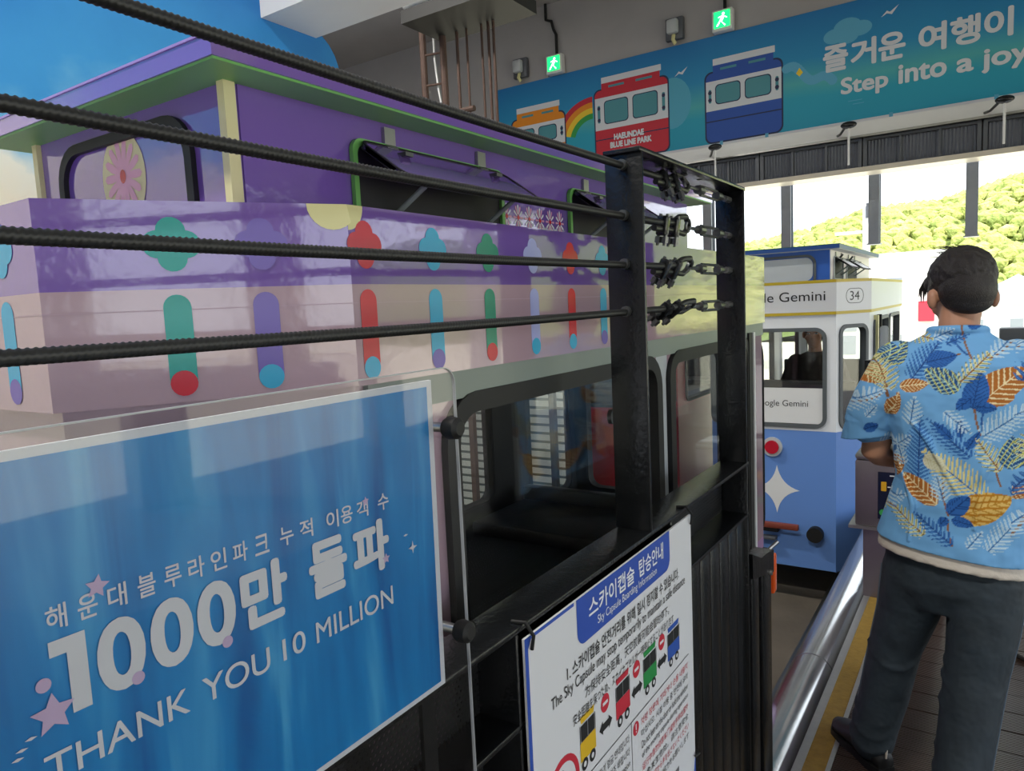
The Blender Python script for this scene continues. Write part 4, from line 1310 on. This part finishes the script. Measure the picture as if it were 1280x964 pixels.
# ================================================================== KIOSK
t = thing('control_kiosk', 'grey steel control kiosk with small screen in front of the man', 'kiosk', (-0.36, 4.1, 0), 0)
M_kio = mat('dull_steel_sheet', '#7d757c', 0.35, 0.6, 0.12, 12)
MB().cbox(-0.225, 0.25, 0.0, 0.26, 0.40, 0.755, M_kio, 0.012).build('housing', t)
MB().cbox(-0.225, 0.25, 0.0, 0.26, 0.755, 0.79, M_steel, 0.012).build('lid', t)
MB().cbox(-0.19, 0.20, 0.03, 0.23, 0.0, 0.40, M_kio, 0.008).build('pedestal', t)
MB().box(-0.255, 0.27, -0.01, 0.27, 0.385, 0.402, M_steel).build('tray', t, smooth=False)
sc = MB().box(-0.115, 0.14, -0.006, 0.0, 0.45, 0.70, mat('dark_screen', '#1b2038', 0.15))
so = Vector((0, -0.006, 0))
sc.decal(rrect(-0.10, 0.60, -0.075, 0.65, 0.004), so, X, Z, 0.001, mat('amber_icon', '#d8a422', 0.4))
sc.decal(circ(-0.09, 0.485, 0.018, 16), so, X, Z, 0.001, P_grn); sc.decal(circ(-0.045, 0.485, 0.018, 16), so, X, Z, 0.001, M_cyan)
for a, b, w in ((-0.07, 0.62, 0.08), (-0.02, 0.60, 0.01), (-0.05, 0.64, 0.01), (-0.06, 0.68, 0.05), (-0.07, 0.54, 0.07)):
    sc.decal([(a, b), (a + w, b), (a + w, b + 0.006), (a, b + 0.006)], so, X, Z, 0.001, M_txtw)
sc.build('screen', t, smooth=False)['label'] = 'dark screen with small icons'
t = thing('display_board', 'white board in black frame standing behind the kiosk', 'display board', (-0.40, 4.48, 0))
MB().ring(rrect(-0.19, 0.78, 0.22, 1.25, 0.006), rrect(-0.172, 0.798, 0.202, 1.232, 0.004), (0, 0, 0), X, Z, -0.02, 0.02, M_black).build('frame', t, smooth=False)
MB().box(-0.18, 0.21, 0.0, 0.012, 0.79, 1.24, M_white).build('panel', t, smooth=False)
MB().box(-0.02, 0.05, -0.015, 0.02, 0.02, 0.79, M_black).cbox(-0.15, 0.18, -0.12, 0.12, 0, 0.02, M_black, 0.005).build('stand', t, smooth=False)
# low tripod at the right border
t = thing('tripod_stand', 'black tripod legs with a pale bag at the right edge of the deck', 'tripod', (0.36, 4.3, 0))
for a in (100, 200, 320):
    MB().cyl((0, 0, 0.75), (0.33 * cos(R(a)), 0.33 * sin(R(a)), 0.01), 0.014, M_black, 10).build('leg', t)
MB().cyl((0, 0, 0.4), (0, 0, 1.0), 0.016, M_black, 10).build('column', t)
MB().cyl((0, 0, 0.72), (0, 0, 0.8), 0.03, M_black, 12).build('collar', t)
m = MB().tube([(0.02, 3.9, 0.01), (0.12, 3.72, 0.01), (0.28, 3.55, 0.01), (0.6, 3.45, 0.01)], 0.01, M_rubber, 8)
tag(m.build('floor_cable'), 'black cable lying on the deck behind the right leg of the man', 'cable')
t = thing('pale_box', 'pale grey box on the deck beside the tripod', 'box', (0.30, 4.75, 0))
MB().cbox(-0.14, 0.2, -0.1, 0.2, 0, 0.24, M_pillar, 0.015).build('body', t)
MB().cbox(-0.15, 0.21, -0.11, 0.21, 0.24, 0.28, M_white, 0.01).build('lid', t)

# ================================================================== PEOPLE
M_skin = mat('skin', '#b58468', 0.55, 0, 0.06, 15)
M_hair = mat('dark_brown_hair', '#1e1815', 0.5, 0, 0.35, 60, 0.5, 220, stretch=(3, 3, 0.6))
M_denim = mat('dark_blue_denim', '#242f37', 0.75, 0, 0.5, 10, 1.0, 16)
M_tee = mat('off_white_cotton', '#cfc6ba', 0.8, 0, 0.06, 12, 0.2, 60)
M_shoe = mat('black_shoe', '#121213', 0.5, 0, 0.2, 30)

def remesh(mb, name, voxel, parent, m, smooth=6, factor=0.5):
    """union of closed pieces as one continuous surface"""
    ob = mb.build(name, smooth=False)
    md = ob.modifiers.new('r', 'REMESH'); md.mode = 'VOXEL'; md.voxel_size = voxel
    if smooth:
        sm = ob.modifiers.new('s', 'SMOOTH'); sm.iterations = smooth; sm.factor = factor
    dg = bpy.context.evaluated_depsgraph_get()
    me = bpy.data.meshes.new_from_object(ob.evaluated_get(dg))
    old = ob.data
    ob.modifiers.clear()
    ob.data = me
    bpy.data.meshes.remove(old)
    me.materials.clear(); me.materials.append(m)
    me.shade_smooth()
    me.name = name
    ob.name = name
    if parent:
        ob.parent = parent
    return ob

def limb(mb, pts, m, n=16):
    """tapered limb through (x,y,z,r) with rounded ends"""
    P, Rr = [], []
    pts = [(*p,) for p in pts]
    N = 5
    for i in range(len(pts) - 1):
        a, b = Vector(pts[i]), Vector(pts[i + 1])
        for k in range(N):
            q = a.lerp(b, k / N)
            P.append(q.xyz if False else Vector(q[:3])); Rr.append(q[3])
    P.append(Vector(pts[-1][:3])); Rr.append(pts[-1][3])
    mb.tube(P, Rr, m, n)
    for p in (pts[0], pts[-1]):
        mb.ell(p[:3], p[3], p[3], p[3], m, 14, 8)

def head(mb, c, yaw, pitch, m):
    """skull, jaw, nose, ears, neck stump; +y is forward before the turn"""
    Rm = Matrix.Rotation(yaw, 4, 'Z') @ Matrix.Rotation(pitch, 4, 'X')
    c = Vector(c)
    def at(x, y, z):
        return c + Rm @ Vector((x, y, z))
    def E(x, y, z, rx, ry, rz):
        mb.ell(at(x, y, z), rx, ry, rz, m, 20, 14, Rm)
    E(0, -0.012, 0.03, 0.076, 0.095, 0.090)
    E(0, 0.025, -0.045, 0.060, 0.068, 0.075)
    E(0, 0.060, -0.085, 0.030, 0.028, 0.024)
    E(0, 0.098, -0.018, 0.012, 0.020, 0.016)
    E(0, 0.088, 0.005, 0.010, 0.014, 0.028)
    E(0, 0.085, -0.056, 0.024, 0.012, 0.008)
    for s_ in (-1, 1):
        E(s_ * 0.030, 0.078, 0.022, 0.022, 0.010, 0.008)
        E(s_ * 0.087, -0.008, -0.012, 0.014, 0.022, 0.034)
        E(s_ * 0.045, 0.06, -0.03, 0.022, 0.022, 0.020)
    return at, Rm

def eyes(at, Rm, parent, m):
    for s_ in (-1, 1):
        e = MB().ell(at(s_ * 0.031, 0.080, 0.010), 0.013, 0.008, 0.007, M_white, 12, 8, Rm)
        e.ell(at(s_ * 0.031, 0.087, 0.010), 0.005, 0.003, 0.005, M_txtb, 10, 6, Rm)
        e.build('eye', parent)

def hand(mb, wrist, fwd, up, side, m, curl=0.5):
    """palm, four fingers of unequal length and a thumb from the palm's side"""
    w, f, u = Vector(wrist), Vector(fwd).normalized(), Vector(up).normalized()
    s = f.cross(u) * side
    for k in range(5):
        a = -0.03 + 0.015 * k
        mb.tube([w + f * 0.0 + s * a * 0.6, w + f * 0.045 + s * a, w + f * 0.085 + s * a], [0.018, 0.016, 0.012], m, 10)
    for k, L in enumerate((0.072, 0.082, 0.078, 0.060)):
        a = 0.03 - 0.02 * k
        p0 = w + f * 0.085 + s * a
        d1 = (f - u * curl * 0.4).normalized(); d2 = (f - u * curl * 1.3).normalized(); d3 = (f * 0.6 - u * curl * 1.8).normalized()
        p1 = p0 + d1 * L * 0.45; p2 = p1 + d2 * L * 0.32; p3 = p2 + d3 * L * 0.25
        mb.tube([p0 - f * 0.02, p0, p1, p2, p3], [0.009, 0.0095, 0.0088, 0.008, 0.006], m, 10)
    t0 = w + f * 0.03 + s * 0.03
    t1 = t0 + (f * 0.7 + s * 0.8 - u * 0.2).normalized() * 0.038
    t2 = t1 + (f * 1.0 + s * 0.25 - u * 0.3).normalized() * 0.034
    mb.tube([t0 - s * 0.015, t0, t1, t2], [0.014, 0.013, 0.0105, 0.007], m, 10)

man = thing('person', 'person seen from behind in blue leaf-print shirt and dark jeans at the kiosk', 'person', (-0.09, 2.6, 0))
b = MB()
HC = (0.012, 0.045, 1.608)
HYAW, HPIT = R(22), R(-12)
at, Rm = head(b, HC, HYAW, HPIT, M_skin)
limb(b, [(0.0, 0.0, 1.44, 0.062), (0.006, 0.015, 1.50, 0.056), (0.010, 0.03, 1.56, 0.056)], M_skin)
b.loft([(0, 0, 0.80, 0.15, 0.10), (0, 0, 1.0, 0.145, 0.095), (0, 0, 1.25, 0.165, 0.095), (0, 0, 1.40, 0.16, 0.08), (0, 0, 1.46, 0.08, 0.06)], M_skin)
ELB = (-0.222, 0.00, 1.105)
limb(b, [(-0.165, 0, 1.41, 0.055), (ELB[0], ELB[1], ELB[2], 0.043), (-0.17, 0.12, 1.07, 0.040), (-0.10, 0.245, 1.06, 0.028)], M_skin)
hand(b, (-0.10, 0.245, 1.06), (0.45, 0.9, -0.05), (0, 0, 1), 1, M_skin)
limb(b, [(0.165, 0, 1.41, 0.055), (0.235, -0.01, 1.11, 0.043), (0.19, 0.11, 1.04, 0.040), (0.13, 0.23, 1.03, 0.028)], M_skin)
hand(b, (0.13, 0.23, 1.03), (-0.45, 0.9, -0.05), (0, 0, 1), -1, M_skin)
limb(b, [(-0.09, 0, 0.80, 0.09), (-0.15, 0.03, 0.46, 0.055), (-0.222, 0.03, 0.09, 0.04)], M_skin)
limb(b, [(0.09, -0.02, 0.80, 0.09), (0.07, -0.06, 0.46, 0.055), (0.035, -0.19, 0.09, 0.04)], M_skin)
remesh(b, 'body', 0.0065, man, M_skin, 5)
eyes(at, Rm, man, None)
# hair
h = MB()
def HA(x, y, z, rx, ry, rz):
    h.ell(at(x, y, z), rx, ry, rz, M_hair, 22, 16, Rm)
HA(0, -0.012, 0.052, 0.089, 0.108, 0.092)
HA(0, -0.045, 0.010, 0.079, 0.078, 0.082)
HA(0, -0.060, -0.034, 0.062, 0.043, 0.038)
HA(0, 0.045, 0.085, 0.072, 0.062, 0.045)
HA(-0.045, 0.07, 0.055, 0.036, 0.035, 0.035)
HA(0.045, 0.07, 0.055, 0.036, 0.035, 0.035)
for s_ in (-1, 1):
    HA(s_ * 0.071, 0.030, 0.022, 0.013, 0.022, 0.036)
rh = random.Random(3)
for k in range(520):
    # tufts lying along the crown, swirling from the whorl
    a = rh.uniform(0, 2 * pi); th = rh.uniform(0.05, 1.62)
    if th > 1.25 and sin(a) > -0.1 and not abs(sin(a)) < 0.05:
        continue
    def sp(th_, a_, k_=1.0):
        return at(0.089 * k_ * sin(th_) * cos(a_), -0.012 + 0.108 * k_ * sin(th_) * sin(a_), 0.052 + 0.092 * k_ * cos(th_))
    dth, da = rh.uniform(0.2, 0.45), rh.uniform(-0.2, 0.45)
    lift = rh.uniform(0.97, 1.03) - (0.04 if th > 1.2 else 0)
    h.tube([sp(th, a, 0.98), sp(th + dth * 0.5, a + da * 0.5, 1.012 * lift ** 0.5), sp(th + dth, a + da, lift * 1.0)], [0.004, 0.005, 0.002], M_hair, 6)
hr = remesh(h, 'hair', 0.004, man, M_hair, 3)
hs = MB()
for k in range(46):
    a = rh.uniform(0.4, 2.9); th = rh.uniform(0.02, 0.6)
    p0 = at(0.089 * sin(th) * cos(a), -0.012 + 0.108 * sin(th) * sin(a), 0.052 + 0.092 * cos(th))
    q = Vector((rh.uniform(-0.02, 0.02) - 0.02, rh.uniform(-0.01, 0.03), rh.uniform(0.008, 0.024)))
    hs.tube([p0, p0 + q * 0.6, p0 + q + Vector((-0.012, 0.0, -0.004))], [0.0012, 0.001, 0.0005], M_hair, 5)
for k in range(22):
    x_ = rh.uniform(-0.075, 0.04)
    p0 = at(x_, 0.085, 0.075); p1 = at(x_ - 0.012, 0.108, 0.045); p2 = at(x_ - 0.016, 0.108 + rh.uniform(-0.005, 0.01), 0.012 + rh.uniform(-0.012, 0.012))
    hs.tube([p0, p1, p2], [0.004, 0.004, 0.001], M_hair, 5)
hs.build('hair_strands', hr)

# jeans
j = MB()
j.loft([(0, 0, 0.62, 0.15, 0.10), (0, -0.005, 0.70, 0.185, 0.125), (0, 0, 0.80, 0.188, 0.125), (0, 0, 0.90, 0.175, 0.115), (0, 0, 0.95, 0.17, 0.11)], M_denim, 28, 2.3)
rj = random.Random(5)
limb(j, [(-0.092, -0.005, 0.73, 0.105), (-0.120, 0.02, 0.58, 0.092), (-0.158, 0.03, 0.44, 0.079), (-0.190, 0.03, 0.26, 0.076), (-0.218, 0.02, 0.14, 0.072), (-0.226, 0.02, 0.085, 0.070)], M_denim, 24)
limb(j, [(0.092, -0.02, 0.73, 0.108), (0.085, -0.05, 0.58, 0.096), (0.070, -0.075, 0.44, 0.084), (0.050, -0.13, 0.26, 0.078), (0.036, -0.18, 0.13, 0.072), (0.032, -0.19, 0.075, 0.070)], M_denim, 24)
# folds at knees and hems
for cx, cy, cz, r in ((-0.222, 0.02, 0.11, 0.070), (-0.214, 0.02, 0.16, 0.069), (-0.205, 0.025, 0.21, 0.070), (0.034, -0.185, 0.10, 0.070), (0.040, -0.165, 0.16, 0.071), (0.047, -0.14, 0.22, 0.073), (-0.162, 0.03, 0.42, 0.075), (0.067, -0.08, 0.42, 0.081), (0.072, -0.07, 0.47, 0.082), (0.060, -0.10, 0.35, 0.079)):
    tl = rj.uniform(-0.5, 0.5)
    j.tube([(cx + r * cos(a), cy + r * sin(a), cz + 0.02 * sin(a + tl) + 0.012 * cos(2 * a)) for a in [2 * pi * i / 20 for i in range(21)]], [0.006 + 0.004 * abs(sin(3 * i / 20 + tl)) for i in range(21)], M_denim, 8)
remesh(j, 'jeans', 0.007, man, M_denim, 5)
sm_ = MB()
for s_, pts in ((0, [(-0.198, 0.0, 0.73), (-0.213, 0.02, 0.58), (-0.238, 0.03, 0.44), (-0.267, 0.03, 0.26), (-0.291, 0.02, 0.12)]), (1, [(0.200, -0.02, 0.73), (0.182, -0.05, 0.58), (0.155, -0.075, 0.44), (0.129, -0.13, 0.26), (0.109, -0.18, 0.12)])):
    sm_.tube(pts, 0.003, mat('pale_denim_seam', '#5d6c7a', 0.7), 6)
sm_.build('seam', man)
# shoes
def shoe(hx, hy, ang, nm):
    mx = Matrix.Translation((hx, hy, 0)) @ Matrix.Rotation(ang, 4, 'Z')
    s_ = MB()
    secs = [(-0.075, 0.030, 0.055), (-0.04, 0.040, 0.085), (0.0, 0.042, 0.095), (0.06, 0.045, 0.075), (0.12, 0.050, 0.055), (0.17, 0.044, 0.045), (0.20, 0.022, 0.035)]
    vs, n = [], 16
    for y_, w_, h_ in secs:
        for k in range(n):
            a = 2 * pi * k / n
            vs.append(mx @ Vector((w_ * cos(a), y_, 0.016 + h_ * 0.5 + h_ * 0.5 * sin(a))))
    fs = [(i * n + k, i * n + (k + 1) % n, (i + 1) * n + (k + 1) % n, (i + 1) * n + k) for i in range(len(secs) - 1) for k in range(n)]
    fs += [tuple(reversed(range(n))), tuple(range((len(secs) - 1) * n, len(secs) * n))]
    s_.add(vs, fs, M_shoe)
    o_ = s_.build('shoe', man, ang=80)
    so_ = MB().prism([(-0.03, -0.078), (0.03, -0.078), (0.044, -0.03), (0.042, 0.05), (0.052, 0.12), (0.044, 0.175), (0.02, 0.205), (-0.02, 0.205), (-0.044, 0.175), (-0.052, 0.12), (-0.042, 0.05), (-0.044, -0.03)], mx @ Vector((0, 0, 0)), mx.to_3x3() @ X, mx.to_3x3() @ Y, 0.0, 0.026, M_rubber)
    so_.build('sole', o_)
    la = MB()
    for q in range(4):
        yq = 0.05 + 0.02 * q
        la.tube([mx @ Vector((-0.02, yq, 0.092 - 0.35 * (yq - 0.04))), mx @ Vector((0, yq + 0.004, 0.100 - 0.35 * (yq - 0.04))), mx @ Vector((0.02, yq, 0.092 - 0.35 * (yq - 0.04)))], 0.003, M_shoe, 6)
    la.cyl(mx @ Vector((0.0, -0.075, 0.06)), mx @ Vector((0.0, -0.078, 0.095)), 0.004, M_tee, 6)
    la.build('laces', o_)
shoe(-0.228, 0.025, R(42), 'l')
shoe(0.030, -0.185, R(8), 'r')
# white tee hem
te = MB()
te.loft([(0, 0, 0.782, 0.211, 0.150, -0.13, -0.03), (0, 0, 0.83, 0.206, 0.147, -0.10, -0.02), (0, 0, 0.90, 0.185, 0.13, -0.05, 0)], M_tee, 40, 2.3)
remesh(te, 'undershirt', 0.007, man, M_tee, 3)['label'] = 'off-white undershirt hem showing below the shirt'

# ---- leaf-print shirt: print laid out in shirt coordinates (u across the back, v up)
sh = MB()
sh.loft([(0, 0, 0.822, 0.214, 0.158, -0.13, -0.03), (0.008, 0, 0.90, 0.203, 0.152, -0.06, 0), (0.022, -0.005, 1.04, 0.182, 0.146), (0.016, -0.01, 1.18, 0.188, 0.143), (0, -0.01, 1.32, 0.208, 0.135), (0, -0.008, 1.40, 0.200, 0.115), (0, 0, 1.445, 0.165, 0.095), (0, 0.005, 1.475, 0.11, 0.078), (0.004, 0.010, 1.50, 0.072, 0.068)], M_tee, 40, 2.35)
limb(sh, [(-0.155, 0, 1.395, 0.078), (-0.200, 0.0, 1.28, 0.088), (-0.228, 0.005, 1.215, 0.086)], M_tee, 24)
sh.loft([(-0.240, 0.005, 1.160, 0.086, 0.080, 0.15, 0), (-0.232, 0.005, 1.195, 0.086, 0.080, 0.12, 0), (-0.215, 0, 1.24, 0.086, 0.082)], M_tee, 24)
limb(sh, [(0.155, 0, 1.395, 0.078), (0.200, 0.0, 1.28, 0.088), (0.228, -0.005, 1.195, 0.086)], M_tee, 24)
# folds on the back
for pts in ([(-0.16, -0.10, 1.30), (-0.06, -0.148, 1.18), (0.02, -0.152, 1.02)], [(0.15, -0.11, 1.28), (0.08, -0.148, 1.10), (0.06, -0.153, 0.92)], [(-0.14, -0.11, 1.10), (-0.10, -0.138, 0.98), (-0.11, -0.142, 0.86)], [(-0.02, -0.136, 1.33), (0.0, -0.148, 1.20), (-0.02, -0.152, 1.08)]):
    sh.tube(pts, [0.004, 0.010, 0.004], M_tee, 8)
# collar
sh.tube([(0.004 + 0.070 * cos(a), 0.010 + 0.066 * sin(a), 1.492 + 0.012 * (1 - sin(a)) / 2) for a in [2 * pi * i / 24 for i in range(25)]], 0.016, M_tee, 10)
shirt = remesh(sh, 'shirt', 0.0029, man, M_tee, 7)

PXL = 1 / 2.835 / 428.0
def cu(cx, cy):
    """shirt-plan coordinates from the pattern chart (chart unit = 0.82 mm)"""
    return ((cx - 505) * PXL, 1.548 - (cy - 60) * PXL * 1.0)
LV = [  # type, base x,y, tip x,y, width
    ('dk', 300, 235, 345, 150, 72), ('bp', 375, 285, 455, 160, 110), ('bb', 420, 225, 515, 200, 60), ('or', 335, 315, 430, 300, 50), ('or', 297, 250, 215, 295, 85),
    ('cp', 300, 330, 272, 190, 90), ('dk', 525, 320, 415, 250, 85), ('or', 590, 362, 715, 245, 118), ('bb', 565, 385, 588, 255, 80), ('bb', 560, 350, 515, 390, 44), ('bb', 570, 375, 638, 385, 42),
    ('cp', 528, 292, 618, 190, 70), ('wp', 598, 482, 737, 380, 100), ('bp', 562, 560, 440, 440, 80), ('bb', 530, 490, 530, 425, 26), ('bb', 550, 530, 590, 465, 30), ('bb', 505, 495, 450, 440, 30),
    ('bp', 400, 655, 405, 440, 110), ('wp', 372, 455, 385, 355, 70), ('yp', 602, 705, 435, 560, 130), ('cr', 418, 570, 492, 605, 62), ('cp', 650, 605, 585, 500, 80), ('dk', 690, 600, 690, 478, 90),
    ('or', 262, 655, 352, 582, 92), ('or', 462, 742, 350, 640, 76), ('wp', 482, 725, 460, 635, 74), ('yo', 530, 775, 690, 700, 115), ('bb', 500, 772, 562, 700, 66), ('bb', 510, 790, 577, 806, 40), ('bb', 492, 785, 472, 822, 34),
    ('wp', 245, 770, 355, 725, 80), ('cp', 422, 862, 318, 775, 84), ('bp', 512, 885, 400, 790, 70), ('wp', 622, 895, 735, 745, 90), ('wp', 620, 205, 692, 130, 66), ('cp', 330, 120, 432, 142, 60),
    ('bp', 160, 395, 214, 236, 74), ('wp', 135, 408, 285, 335, 84), ('bb', 225, 492, 275, 470, 42), ('or', 690, 690, 742, 668, 52), ('bp', 700, 290, 742, 170, 70), ('or', 303, 425, 332, 335, 46),
    ('bb', 545, 100, 592, 92, 30), ('or', 498, 70, 556, 52, 42), ('wp', 230, 440, 262, 395, 40), ('bp', 690, 690, 737, 600, 60), ('wp', 440, 140, 500, 110, 50), ('bp', 480, 160, 545, 130, 40), ('wp', 560, 890, 600, 830, 50),
    ('wp', 300, 560, 370, 500, 70), ('cp', 720, 560, 745, 440, 60), ('wp', 480, 400, 560, 470, 60), ('dk', 210, 240, 240, 180, 50), ('wp', 350, 610, 330, 540, 50), ('bp', 260, 720, 250, 660, 40), ('bb', 790, 330, 830, 250, 60),
    ('or', 800, 470, 880, 420, 80), ('wp', 780, 720, 860, 640, 90), ('bp', 840, 620, 800, 500, 80), ('cp', 860, 300, 800, 200, 80), ('dk', 800, 860, 860, 790, 80), ('yp', 90, 560, 180, 640, 90)]
ST = [('br', 525, 90, 562, 215), ('br', 570, 330, 592, 480), ('bl', 605, 370, 598, 465), ('br', 640, 560, 655, 660), ('br', 182, 390, 285, 345), ('br', 500, 790, 515, 890), ('bl', 490, 120, 548, 200), ('br', 610, 215, 690, 140), ('br', 300, 260, 300, 360), ('br', 480, 640, 500, 780), ('br', 690, 850, 720, 760), ('br', 440, 190, 525, 195)]
import numpy as np
me = shirt.data
nv = len(me.vertices)
co = np.empty(nv * 3, np.float32); me.vertices.foreach_get('co', co); co = co.reshape(-1, 3)
# unroll round the torso: arc length from the middle of the back; front mirrored and shifted
ang_ = np.arctan2(co[:, 0], -(co[:, 1]))
back = co[:, 1] < 0.02
rad = np.hypot(co[:, 0], co[:, 1])
U = np.where(np.abs(co[:, 0]) > 0.15, co[:, 0] - np.sign(co[:, 0]) * (co[:, 1] + 0.10) * 0.55, co[:, 0])
U = np.where(back, U, U * 0.9 + 0.031)
V = co[:, 2] + np.where(back, 0, 0.047)
hexl = lambda h_: np.array(lin(h_)[:3], np.float32)
colr = np.tile(hexl('#6fa8da'), (nv, 1))
def frame(a, b):
    (x0, y0), (x1, y1) = cu(*a), cu(*b)
    d = np.array([x1 - x0, y1 - y0]); L = float(np.hypot(*d)); d = d / L
    s = ((U - x0) * d[0] + (V - y0) * d[1]) / L
    w = (-(U - x0) * d[1] + (V - y0) * d[0])
    return s, w, L
for kd, x0, y0, x1, y1 in ST:
    s, w, L = frame((x0, y0), (x1, y1))
    k = (s > 0) & (s < 1) & (np.abs(w + 0.006 * np.sin(s * 3)) < 0.0026)
    colr[k] = hexl('#8a6042' if kd == 'br' else '#2a5a9c')
for kd, x0, y0, x1, y1, wd in LV:
    s, w, L = frame((x0, y0), (x1, y1))
    hw = wd * PXL * 0.5
    inn = (s > 0) & (s < 1)
    sc_ = np.clip(s, 0, 1)
    if kd in ('or', 'yo', 'bb', 'cr', 'dk'):
        prof = hw * np.sin(pi * sc_ ** 0.75) ** 0.7
        k = inn & (np.abs(w) < prof)
        base, vein = {'or': ('#a8672a', '#e6d5a8'), 'yo': ('#dcb868', '#b8862c'), 'bb': ('#2c63ad', '#16407c'), 'cr': ('#d6d6bc', '#c8c49a'), 'dk': ('#1f4f86', '#a9cfc4')}[kd]
        colr[k] = hexl(base)
        vs2 = (s - np.abs(w) / L * 0.9) * (7.5 if kd != 'bb' else 9)
        vk = k & (np.abs(vs2 - np.round(vs2)) < (0.13 if kd != 'bb' else 0.10)) & (np.abs(w) > 0.001)
        colr[vk] = hexl(vein)
        colr[k & (np.abs(w) < 0.0014)] = hexl(vein)
        if kd == 'yo':
            colr[k & (np.sin(s * 17 + w * 300) > 0.55)] = hexl('#b57a1e')
        if kd == 'dk':
            colr[k & (np.sin(s * 23 + w * 420) > 0.8)] = hexl('#c8c860')
    else:
        n_ = max(5, int(L / 0.0125))
        prof = hw * np.sin(pi * (0.12 + 0.86 * sc_)) ** 0.6
        q = (s - np.abs(w) / L * 0.75) * n_
        fr = np.abs(q - np.round(q))
        k = (s > 0) & (s < 1.12) & (np.abs(w) < prof) & (fr < 0.30 * (1 - np.abs(w) / (prof + 1e-6)) ** 0.5 + 0.05)
        cmap = {'bp': ('#2a5fa6', '#4c86c4'), 'cp': ('#d8d6a4', '#6f7a40'), 'wp': ('#bcd6e6', '#9fc2da'), 'yp': ('#e2d896', '#d8c670')}[kd]
        colr[k] = hexl(cmap[0])
        colr[k & (fr < 0.06)] = hexl(cmap[1])
        colr[inn & (np.abs(w) < 0.0016)] = hexl({'bp': '#234a86', 'cp': '#8a6038', 'wp': '#3a6ea8', 'yp': '#2c5a9c'}[kd])
at_ = me.color_attributes.new('leaf_print', 'FLOAT_COLOR', 'POINT')
full = np.ones((nv, 4), np.float32); full[:, :3] = colr
at_.data.foreach_set('color', full.ravel())
m = bpy.data.materials.new('leaf_print_cloth')
m.use_nodes = True
nt = m.node_tree
bs = nt.nodes['Principled BSDF']; bs.inputs['Roughness'].default_value = 0.75; bs.inputs['Specular IOR Level'].default_value = 0.25
ca = nt.nodes.new('ShaderNodeVertexColor'); ca.layer_name = 'leaf_print'
nt.links.new(ca.outputs['Color'], bs.inputs['Base Color'])
nz_ = nt.nodes.new('ShaderNodeTexNoise'); nz_.inputs['Scale'].default_value = 9; nz_.inputs['Detail'].default_value = 2
tc = nt.nodes.new('ShaderNodeTexCoord'); nt.links.new(tc.outputs['Object'], nz_.inputs['Vector'])
bp = nt.nodes.new('ShaderNodeBump'); bp.inputs['Strength'].default_value = 0.8; bp.inputs['Distance'].default_value = 0.03
nt.links.new(nz_.outputs['Fac'], bp.inputs['Height']); nt.links.new(bp.outputs['Normal'], bs.inputs['Normal'])
me.materials.clear(); me.materials.append(m)
shirt['label'] = 'blue short-sleeved shirt printed with palm and orange leaves'

# passenger in the blue capsule
M_top = mat('dark_brown_top', '#2c2422', 0.8)
ps = thing('person', 'person in a dark top seated inside the blue and white capsule', 'person', (-1.26, 6.62, 0.67))
b = MB()
at2, Rm2 = head(b, (0, -0.04, 0.63), R(180), R(-4), M_skin)
limb(b, [(0, 0, 0.42, 0.06), (0, -0.02, 0.56, 0.052)], M_skin)
b.loft([(0, 0, 0.0, 0.15, 0.11), (0, 0.02, 0.2, 0.14, 0.10), (0, 0.02, 0.38, 0.17, 0.09), (0, 0.01, 0.44, 0.12, 0.07), (0, 0, 0.47, 0.06, 0.055)], M_skin)
for s_ in (-1, 1):
    limb(b, [(s_ * 0.17, 0.01, 0.39, 0.05), (s_ * 0.24, -0.03, 0.14, 0.042), (s_ * 0.14, -0.24, 0.12, 0.032)], M_skin)
    hand(b, (s_ * 0.14, -0.24, 0.12), (-s_ * 0.4, -0.9, 0.0), (0, 0, 1), s_, M_skin)
    limb(b, [(s_ * 0.09, -0.02, 0.06, 0.075), (s_ * 0.11, -0.36, 0.07, 0.06)], M_skin)
remesh(b, 'body', 0.008, ps, M_skin, 4)
eyes(at2, Rm2, ps, None)
h = MB()
for a_ in ((0, -0.012, 0.055, 0.086, 0.105, 0.088), (0, -0.045, 0.0, 0.082, 0.075, 0.08), (0, 0.045, 0.085, 0.072, 0.058, 0.04)):
    h.ell(at2(*a_[:3]), *a_[3:], M_hair, 20, 14, Rm2)
remesh(h, 'hair', 0.008, ps, M_hair, 2)
c_ = MB()
c_.loft([(0, 0, 0.0, 0.17, 0.13), (0, 0.02, 0.2, 0.16, 0.12), (0, 0.02, 0.36, 0.19, 0.105), (0, 0.01, 0.44, 0.14, 0.085), (0, 0, 0.475, 0.07, 0.065)], M_top)
for s_ in (-1, 1):
    limb(c_, [(s_ * 0.16, 0.01, 0.385, 0.07), (s_ * 0.225, -0.02, 0.20, 0.068)], M_top)
remesh(c_, 'top', 0.008, ps, M_top, 4)
c_ = MB()
for s_ in (-1, 1):
    limb(c_, [(s_ * 0.09, 0.0, 0.075, 0.088), (s_ * 0.11, -0.38, 0.08, 0.075)], M_top)
remesh(c_, 'trousers', 0.009, ps, M_denim, 3)
